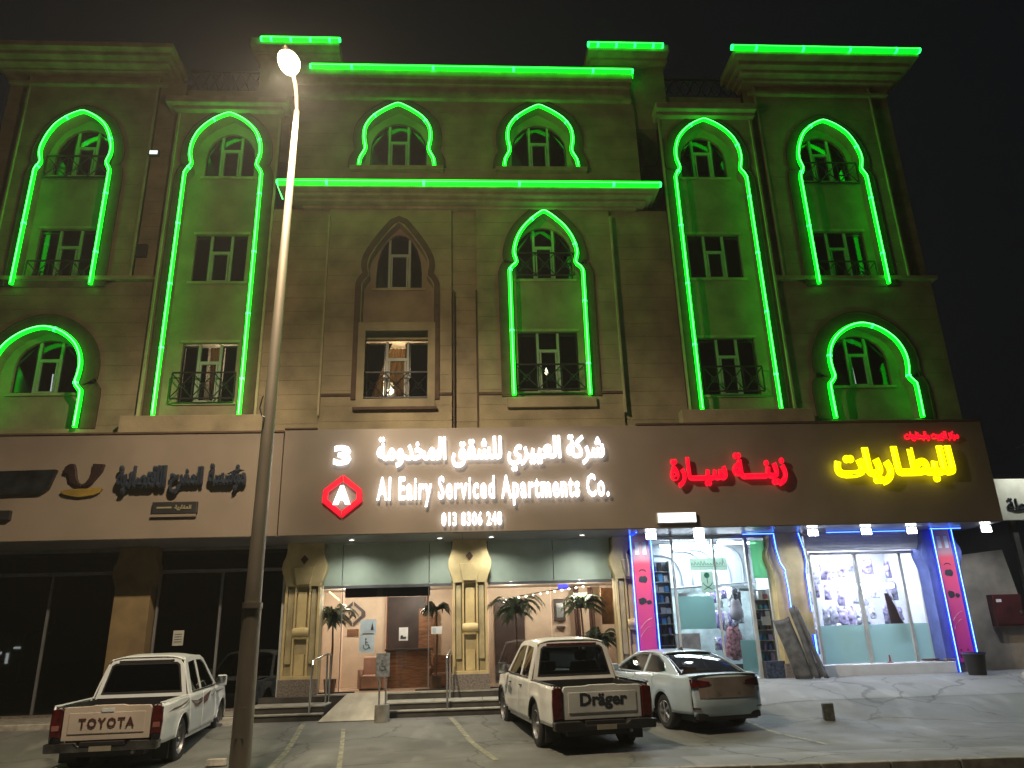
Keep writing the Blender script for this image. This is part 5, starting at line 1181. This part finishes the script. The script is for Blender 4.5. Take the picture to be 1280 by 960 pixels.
    MB().tube([(.45, .3, .34), (.47, -1.2, .36)], .03, 8).build('exhaust_pipe', ALUD, t)
    # cab back with window, roof, windscreen, bonnet, front
    fb = lambda u, v, w_: (u, .485+w_+(v-1.06)*.22, v)
    MB().prism([[(-.80, .95), (.80, .95), (.81, 1.10), (.70, 1.60), (.62, 1.72), (.45, 1.765), (-.45, 1.765), (-.62, 1.72), (-.70, 1.60), (-.81, 1.10)], [(-.70, 1.17), (.70, 1.17), (.60, 1.62), (.55, 1.66), (-.55, 1.66), (-.60, 1.62)]], 0, .03, fb).build('cab_rear', P, t, bevel=.005)
    rw = MB().prism([[(-.70, 1.17), (.70, 1.17), (.60, 1.62), (.55, 1.66), (-.55, 1.66), (-.60, 1.62)]], .005, .012, fb).build('rear_window', GLASSV if style != 'white' else GLASSD, t)
    MB().prism([[(-.725, 1.145), (.725, 1.145), (.62, 1.64), (.56, 1.685), (-.56, 1.685), (-.62, 1.64)], [(-.69, 1.18), (.69, 1.18), (.59, 1.62), (.545, 1.65), (-.545, 1.65), (-.59, 1.62)]], -.006, -.001, fb).build('window_rubber', BLK, rw)
    def roof(u, v):
        y = .63+1.45*u; q = 2*v-1; x = q*.675
        e = abs(q)**5; z = 1.755+.045*math.sin(math.pi*min(1, u*1.1+.05))*(1-e)+.035*(1-e)-(.05 if u > .97 else 0)-.035*e
        return (x, y, z)
    MB().patch(roof, 14, 20).build('roof', P, t, smooth=True, solid=.02)
    MB().prism([[(-.50, 1.70), (.50, 1.70), (.50, 1.73), (-.50, 1.73)]], -.012, -.002, fb).build('high_brake_lamp', TAIL if style != 'white' else BLK, t)
    MB().patch(lambda u, v: ((2*v-1)*(.80-.15*u), 2.80-.72*u+.06*(1-(2*v-1)**2), 1.09+.63*u), 8, 12).build('windscreen', GLASSV, t, smooth=True)
    MB().patch(lambda u, v: ((2*v-1)*(.80-.06*u), 2.78+1.02*u, 1.10+.03*(1-(2*v-1)**2)-.10*u*u), 10, 12).build('bonnet', P, t, smooth=True, solid=.02)
    MB().box(-.60, .60, 3.78, 3.86, .72, .99).build('grille', BLK, t, bevel=.02)
    for k in range(4): MB().box(-.56, .56, 3.861, 3.875, .75+k*.06, .775+k*.06).build('grille_bar', CHROME, t)
    MB().patch(lambda u, v: ((2*v-1)*.86, 3.98-.22*abs(2*v-1)**3, .40+.32*u), 3, 14).build('front_bumper', P, t, smooth=True, solid=.03)
    # interior
    MB().box(-.72, .72, 2.45, 2.75, .85, 1.12).build('dashboard', SEAT, t, bevel=.03)
    MB().tube([(-.38+.18*math.cos(a), 2.36-.05*math.sin(a), 1.05+.17*math.sin(a)) for a in [k*math.pi/6 for k in range(12)]], .014, 6, closed=True).build('steering_wheel', SEAT, t)
    for s in (-1, 1):
        MB().box(s*.14, s*.64, 1.45, 2.0, .70, .85).build('front_seat', SEAT, t, bevel=.05)
        MB().hexa([(s*.14, 1.45, .85), (s*.64, 1.45, .85), (s*.64, 1.6, .85), (s*.14, 1.6, .85), (s*.18, 1.30, 1.36), (s*.6, 1.30, 1.36), (s*.6, 1.42, 1.36), (s*.18, 1.42, 1.36)]).build('seat_back', SEAT, t, bevel=.04)
        MB().box(s*.26, s*.52, 1.29, 1.39, 1.38, 1.58).build('headrest', SEAT, t, bevel=.04)
        MB().box(s*.30, s*.52, .70, .78, 1.24, 1.40).build('headrest', SEAT, t, bevel=.03)
    MB().box(-.70, .70, .60, .74, .75, 1.23).build('rear_bench', SEAT, t, bevel=.04)
    MB().box(-.78, .78, .5, 2.5, .46, .60).build('cab_floor', SEAT, t)
    for s in (-1, 1): MB().box(s*.83, s*.84, .52, 2.75, .5, 1.08).build('door_lining', SEAT, t)
    return t, xf, tg
WPAINT = paint('white_paint', (.72, .77, .79))
CREAM = paint('dusty_white_paint', (.70, .71, .68), .42, .10)
GOLDT = paint('beige_tailgate_film', (.66, .57, .48), .45, .08)  # warm dim lamplight on the white tailgate, put into its paint colour
LT, xfL, tgL = pickup((-6.14, 15.22, gz(-5.9, 15.2)-.01), math.radians(4.8), 'white double cab pickup with red swoosh stripes and warm lamplit tailgate at the left', WPAINT, 'white', math.radians(1.2))
tgL.data.materials[0] = GOLDT
for c in tgL.children: c.data.materials[0] = GOLDT if 'handle' not in c.name else WPAINT
text_parts('TOYOTA', -.44, .44, .74, .90, -1.168, mat('dull_red_letters', (.11, .035, .03), .4), tgL, bold=.03, ext=.0, dep=.4, gap=.12)
DEC = mat('dark_red_decal', (.10, .05, .05), .4, var=.4, scale=8); DEC2 = mat('grey_decal', (.20, .22, .22), .4)
def decal(t, xf, s, P, m, name='stripe', d=.003):
    def fm(u, v, w_): return (s*(xf(u, v)+.013+d+w_), u, v)
    return MB().prism([P], 0, .002, fm).build(name, m, t)
decal(LT, xfL, 1, [(-.95, .92), (-.6, .96), (-.2, .965), (.2, 1.0), (.44, 1.04), (.2, .975), (-.2, .94), (-.6, .93)], DEC)
decal(LT, xfL, 1, [(-.4, .905), (0, .925), (.3, .96), (.44, .99), (.3, .94), (0, .905)], DEC2)
decal(LT, xfL, 1, [(.5, 1.0), (.7, .97), (1.0, .95), (1.38, .97), (1.38, .90), (1.0, .84), (.8, .86), (.7, .92)], DEC)
decal(LT, xfL, 1, [(1.45, .97), (1.8, 1.02), (2.1, 1.05), (1.95, .98), (1.75, .88), (1.45, .84)], DEC)
decal(LT, xfL, 1, [(.6, .955), (.9, .90), (1.3, .915), (1.38, .93), (1.0, .93), (.8, .945)], DEC2, d=.006)
decal(LT, xfL, 1, [(2.55, 1.0), (2.9, 1.01), (3.3, 1.0), (2.9, .98), (2.6, .97)], DEC2)
RT, xfR, tgR = pickup((2.08, 14.86, gz(2.1, 14.9)-.015), math.radians(8.5), 'dusty cream double cab pickup with dark lettering on its tailgate in the middle', CREAM, 'cream', math.radians(1.2))
text_parts('Dräger', -.40, .44, .70, .97, -1.164, mat('dark_lettering', (.03, .035, .045), .5), tgR, bold=.045, ext=.0, dep=.06)
decal(RT, xfR, -1, [(2.0, .86), (2.2, .92), (2.38, .88), (2.36, .76), (2.1, .72)], DEC2, 'door_emblem')
# --- sedan
def sedan(loc, rz, px):
    t = thing('sedan_car', 'pale silver sedan parked right of the cream pickup', 'car', loc, rz, local=True); t.rotation_euler = (px, 0, rz)
    P = paint('silver_paint', (.44, .53, .59), .28, .04, .25)
    def xf(y, z):
        x = .89-.25*max(0, z-.72)**1.6*1.8-.14*max(0, .5-z)**1.3
        if y > 2.7: x -= .30*((y-2.7)/.95)**2
        if y < -.35: x -= .17*((-.35-y)/.6)**2.2
        for c in (0, 2.7):
            d = math.hypot(y-c, z-.33); x += .018*math.exp(-((d-.40)/.09)**2)
        x += .012*math.exp(-((z-.80)/.03)**2)
        return x
    belt = lambda y: .955+.06*sm(1.5, -.3, y)-.03*sm(-.3, -1.0, y)*0 if y < 2.2 else .955-.16*sm(2.1, 3.6, y)
    def belt(y):
        if y < 2.2: return .95+.075*(1-sm(-.3, 2.0, y))
        return .95-.20*sm(2.1, 3.6, y)
    for s in (-1, 1):
        side_panel(t, 'rear_wing', P, s, -.90, .44, belt, .34, xf, 0, .375, .325)
        side_panel(t, 'rear_door', P, s, .44, 1.28, belt, .26, xf)
        side_panel(t, 'front_door', P, s, 1.28, 2.20, belt, .26, xf)
        side_panel(t, 'front_wing', P, s, 2.20, 3.42, belt, .30, xf, 2.7, .375, .325)
        for c in (0, 2.7): arch_lip(t, s, c, .375, .325, xf, P, .012, .34)
        for c in (0, 2.7):
            MB().patch(lambda u, v, c=c, s=s: (s*(.52+.35*u), c+.385*math.cos(math.pi*v), .325+.385*math.sin(math.pi*v)), 1, 14).build('wheel_well', BLK, t, smooth=True)
            wheel(t, s*.77, c, .322, .21, s, 'alloy', 5)
        def fm(u, v, w_, s=s): return (s*(.80+w_-.56*max(0, v-1.0)-.06*max(0, v-1.28)), u, v)
        outer = [(-.50, 1.02), (-.20, 1.16), (.15, 1.29), (.55, 1.375), (1.0, 1.405), (1.35, 1.395), (1.72, 1.33), (2.1, 1.17), (2.48, .965), (1.3, .97), (.3, 1.0)]
        h1 = [(.02, 1.05), (.22, 1.20), (.55, 1.315), (.92, 1.352), (.90, 1.01), (.40, 1.02)]
        h2 = [(.98, 1.01), (1.0, 1.352), (1.32, 1.345), (1.66, 1.285), (1.98, 1.14), (2.18, 1.015), (2.15, .995)]
        MB().prism([outer, h1, h2], -.03, 0, fm).build('cabin_side', P, t, bevel=.005)
        for h in (h1, h2): MB().prism([h], -.02, -.012, fm).build('side_window', GLASSV, t)
        MB().tube([fm(a, b_+.008, .004) for a, b_ in ((.0, 1.04), (.20, 1.205), (.55, 1.325), (.95, 1.362), (1.32, 1.356), (1.67, 1.295), (2.0, 1.15), (2.2, 1.01))], .008, 5).build('window_trim', CHROME, t, smooth=True)
        MB().box(s*.86, s*1.03, 2.02, 2.12, .98, 1.12).build('mirror', P, t, bevel=.03)
        for y in (.72, 1.55): MB().tube([(s*(xf(y, .86)+.01), y-.09, .86), (s*(xf(y, .86)+.04), y, .865), (s*(xf(y, .86)+.01), y+.09, .86)], .013, 6).build('door_handle', P, t, smooth=True)
        MB().hexa([(s*.50, 3.52, .62), (s*.78, 3.25, .64), (s*.78, 3.15, .64), (s*.5, 3.4, .62), (s*.50, 3.50, .74), (s*.76, 3.2, .77), (s*.76, 3.1, .77), (s*.5, 3.38, .74)]).build('headlight', HEAD, t, bevel=.01)
    def rear(u, v): # u up, v across
        q = 2*v-1; z = .30+.72*u
        hw = xf(-.9, min(z, .95))+.0; y = -1.0+.10*abs(q)**3.2+.05*(u > .98)-.035*math.exp(-((z-.52)/.14)**2)+.10*max(0, z-.62)*.8
        return (q*hw*1.0, y, z)
    MB().patch(rear, 14, 22).build('rear_body', P, t, smooth=True, solid=.02)
    rp = lambda x, z, d: (x, rear((z-.30)/.72, (x/xf(-.9, min(z, .95))+1)/2)[1]-d, z)
    DK2 = mat('dark_bronze_film', (.20, .165, .14), .35, var=.12, coat=.4)  # shade on the car's rear face, put into a darker boot colour
    def rpatch(name, P_, m, d0, d1, par=t):
        fmr = lambda u, v, w_: rp(u, v, w_)
        return MB().prism([P_], d0, d1, fmr).build(name, m, par)
    # boot lid and lamps in strips so that they follow the curve
    for k in range(8):
        a, c = -.62+.155*k, -.62+.155*(k+1); rpatch('boot_lid', [(a, .62), (c, .62), (c, .985), (a, .985)], DK2, .002, .012)
    for s in (-1, 1):
        for (a, c, z0, z1) in ((.40, .52, .84, .93), (.52, .64, .83, .95), (.64, .76, .81, .96)):
            rpatch('tail_light', [(s*a, z0), (s*c, z0-.01), (s*c, z1), (s*a, z1-.015)], TAIL, .010, .026)
        rpatch('reflector', [(s*.62, .42), (s*.76, .43), (s*.76, .46), (s*.62, .45)], TAIL, .004, .012)
    rpatch('boot_chrome_bar', [(-.4, .845), (.4, .845), (.4, .865), (-.4, .865)], CHROME, .014, .022)
    rpatch('number_plate', [(-.25, .66), (.25, .66), (.25, .78), (-.25, .78)], mat('dark_number_plate', (.12, .11, .10), .5), .014, .02)
    MB().patch(lambda u, v: ((2*v-1)*(.76-.02*u), -.93+.50*u, 1.015+.02*u-.03*abs(2*v-1)**4+.03*(u < .15)), 8, 14).build('boot_top', P, t, smooth=True, solid=.015)
    MB().patch(lambda u, v: ((2*v-1)*(.66-.14*u), -.44+.93*u, 1.035+.33*u+.03*math.sin(u*3.1)+.02*(1-(2*v-1)**2)), 10, 12).build('rear_window', GLASSD, t, smooth=True)
    for s in (-1, 1): MB().tube([(s*(.67-.14*u), -.45+.94*u, 1.03+.33*u+.03*math.sin(u*3.1)) for u in [k/8 for k in range(9)]], .02, 6).build('window_rubber', BLK, t, smooth=True)
    def roof(u, v):
        q = 2*v-1; y = .42+1.30*u; e = abs(q)**4
        return (q*(.60-.015*abs(2*u-1)), y, 1.36+.065*math.sin(math.pi*(.15+.75*u))*(1-.2*e)+.012*(1-e)-.02*e)
    MB().patch(roof, 14, 18).build('roof', P, t, smooth=True, solid=.02)
    MB().add([(-.015, .62, 1.42), (.015, .62, 1.42), (.02, .82, 1.425), (-.02, .82, 1.425), (0, .64, 1.49), (0, .70, 1.48)], [(0, 1, 2, 3), (0, 4, 5, 3), (1, 2, 5, 4), (0, 1, 4), (3, 5, 2)]).build('fin_antenna', BLK, t)
    MB().patch(lambda u, v: ((2*v-1)*(.76-.20*u), 2.50-.80*u+.06*(1-(2*v-1)**2), .97+.38*u+.03*math.sin(u*3.1)), 8, 12).build('windscreen', GLASSV, t, smooth=True)
    MB().patch(lambda u, v: ((2*v-1)*(.76-.16*u*u), 2.46+1.06*u, .955+.03*(1-(2*v-1)**2)-.18*u*u), 10, 12).build('bonnet', P, t, smooth=True, solid=.015)
    MB().patch(lambda u, v: ((2*v-1)*.72, 3.62-.35*abs(2*v-1)**2.5, .25+.5*u), 5, 14).build('front_bumper', P, t, smooth=True, solid=.02)
    MB().box(-.70, .70, -.98, -.85, .24, .36).build('lower_valance', BLK, t, bevel=.03)
    MB().box(-.70, .70, -.85, 3.4, .20, .32).build('underbody', BLK, t)
    for s in (-1, 1):
        MB().box(s*.12, s*.58, 1.15, 1.65, .5, .62).build('front_seat', SEAT, t, bevel=.05)
        MB().hexa([(s*.12, 1.15, .6), (s*.58, 1.15, .6), (s*.58, 1.27, .6), (s*.12, 1.27, .6), (s*.17, .98, 1.08), (s*.53, .98, 1.08), (s*.53, 1.08, 1.08), (s*.17, 1.08, 1.08)]).build('seat_back', SEAT, t, bevel=.04)
        MB().box(s*.24, s*.46, .95, 1.04, 1.09, 1.24).build('headrest', SEAT, t, bevel=.03)
        MB().box(s*.80, s*.81, .4, 2.3, .3, .94).build('door_lining', SEAT, t)
    MB().box(-.62, .62, .28, .42, .55, 1.02).build('rear_bench', SEAT, t, bevel=.04); MB().box(-.6, .6, -.3, .28, .98, 1.0).build('parcel_shelf', SEAT, t)
    MB().box(-.66, .66, 2.1, 2.4, .7, .95).build('dashboard', SEAT, t, bevel=.03)
    return t
sedan((4.74, 16.4, gz(4.8, 16.4)-.01), math.radians(14.6), math.radians(1.8))

# ------------------------------------------------------------------ lit kiosk across the street (seen mirrored in the dark shop glass)
t = thing('street_kiosk', 'small lit kiosk across the road, mirrored in the dark shop glass at the left', 'kiosk', (-38, -25, -.15))
MB().box(-41, -35.5, -28, -25.2, -.15, 3.4).build('body', mat('kiosk_wall', (.3, .3, .3), .8), t)
MB().box(-41.3, -35.2, -28.2, -24.6, 3.42, 3.6).build('roof', mat('kiosk_wall', (.3, .3, .3), .8), t)
for x, z, w_, h in ((-40.5, 2.0, .5, .25), (-39.8, 1.5, .35, .5), (-39.2, 2.2, .6, .12), (-38.3, 1.3, .25, .35), (-37.7, 1.9, .4, .2), (-36.9, 1.2, .2, .8), (-36.4, 2.3, .5, .15)): MB().box(x, x+w_, -25.19, -25.15, z, z+h).build('lit_window', emis('kiosk_window', (.9, 1, 1), 3.5), t)
MB().box(-40.6, -38.8, -25.19, -25.12, 2.8, 3.05).build('red_sign', emis('kiosk_sign', (1, .2, .17), .35), t)
for x in (-41.0, -35.6): MB().tube([(x, -24.9, -.15), (x, -24.9, 3.42)], .06, 8).build('post', ALU, t)

# ------------------------------------------------------------------ thin haze volume added to give the lamps a glare-like glow
hz_m = bpy.data.materials.new('dusty_air'); hz_m.use_nodes = True; n = hz_m.node_tree; n.nodes.clear()
o_ = n.nodes.new('ShaderNodeOutputMaterial'); v_ = n.nodes.new('ShaderNodeVolumePrincipled'); v_.inputs['Color'].default_value = (.95, .93, .9, 1)
v_.inputs['Density'].default_value = .0010; v_.inputs['Anisotropy'].default_value = .2; n.links.new(v_.outputs[0], o_.inputs['Volume'])
MB().box(-125, 125, -125, 265, -1.3, 21.5).build('haze', hz_m, kind='structure')['kind'] = 'stuff'
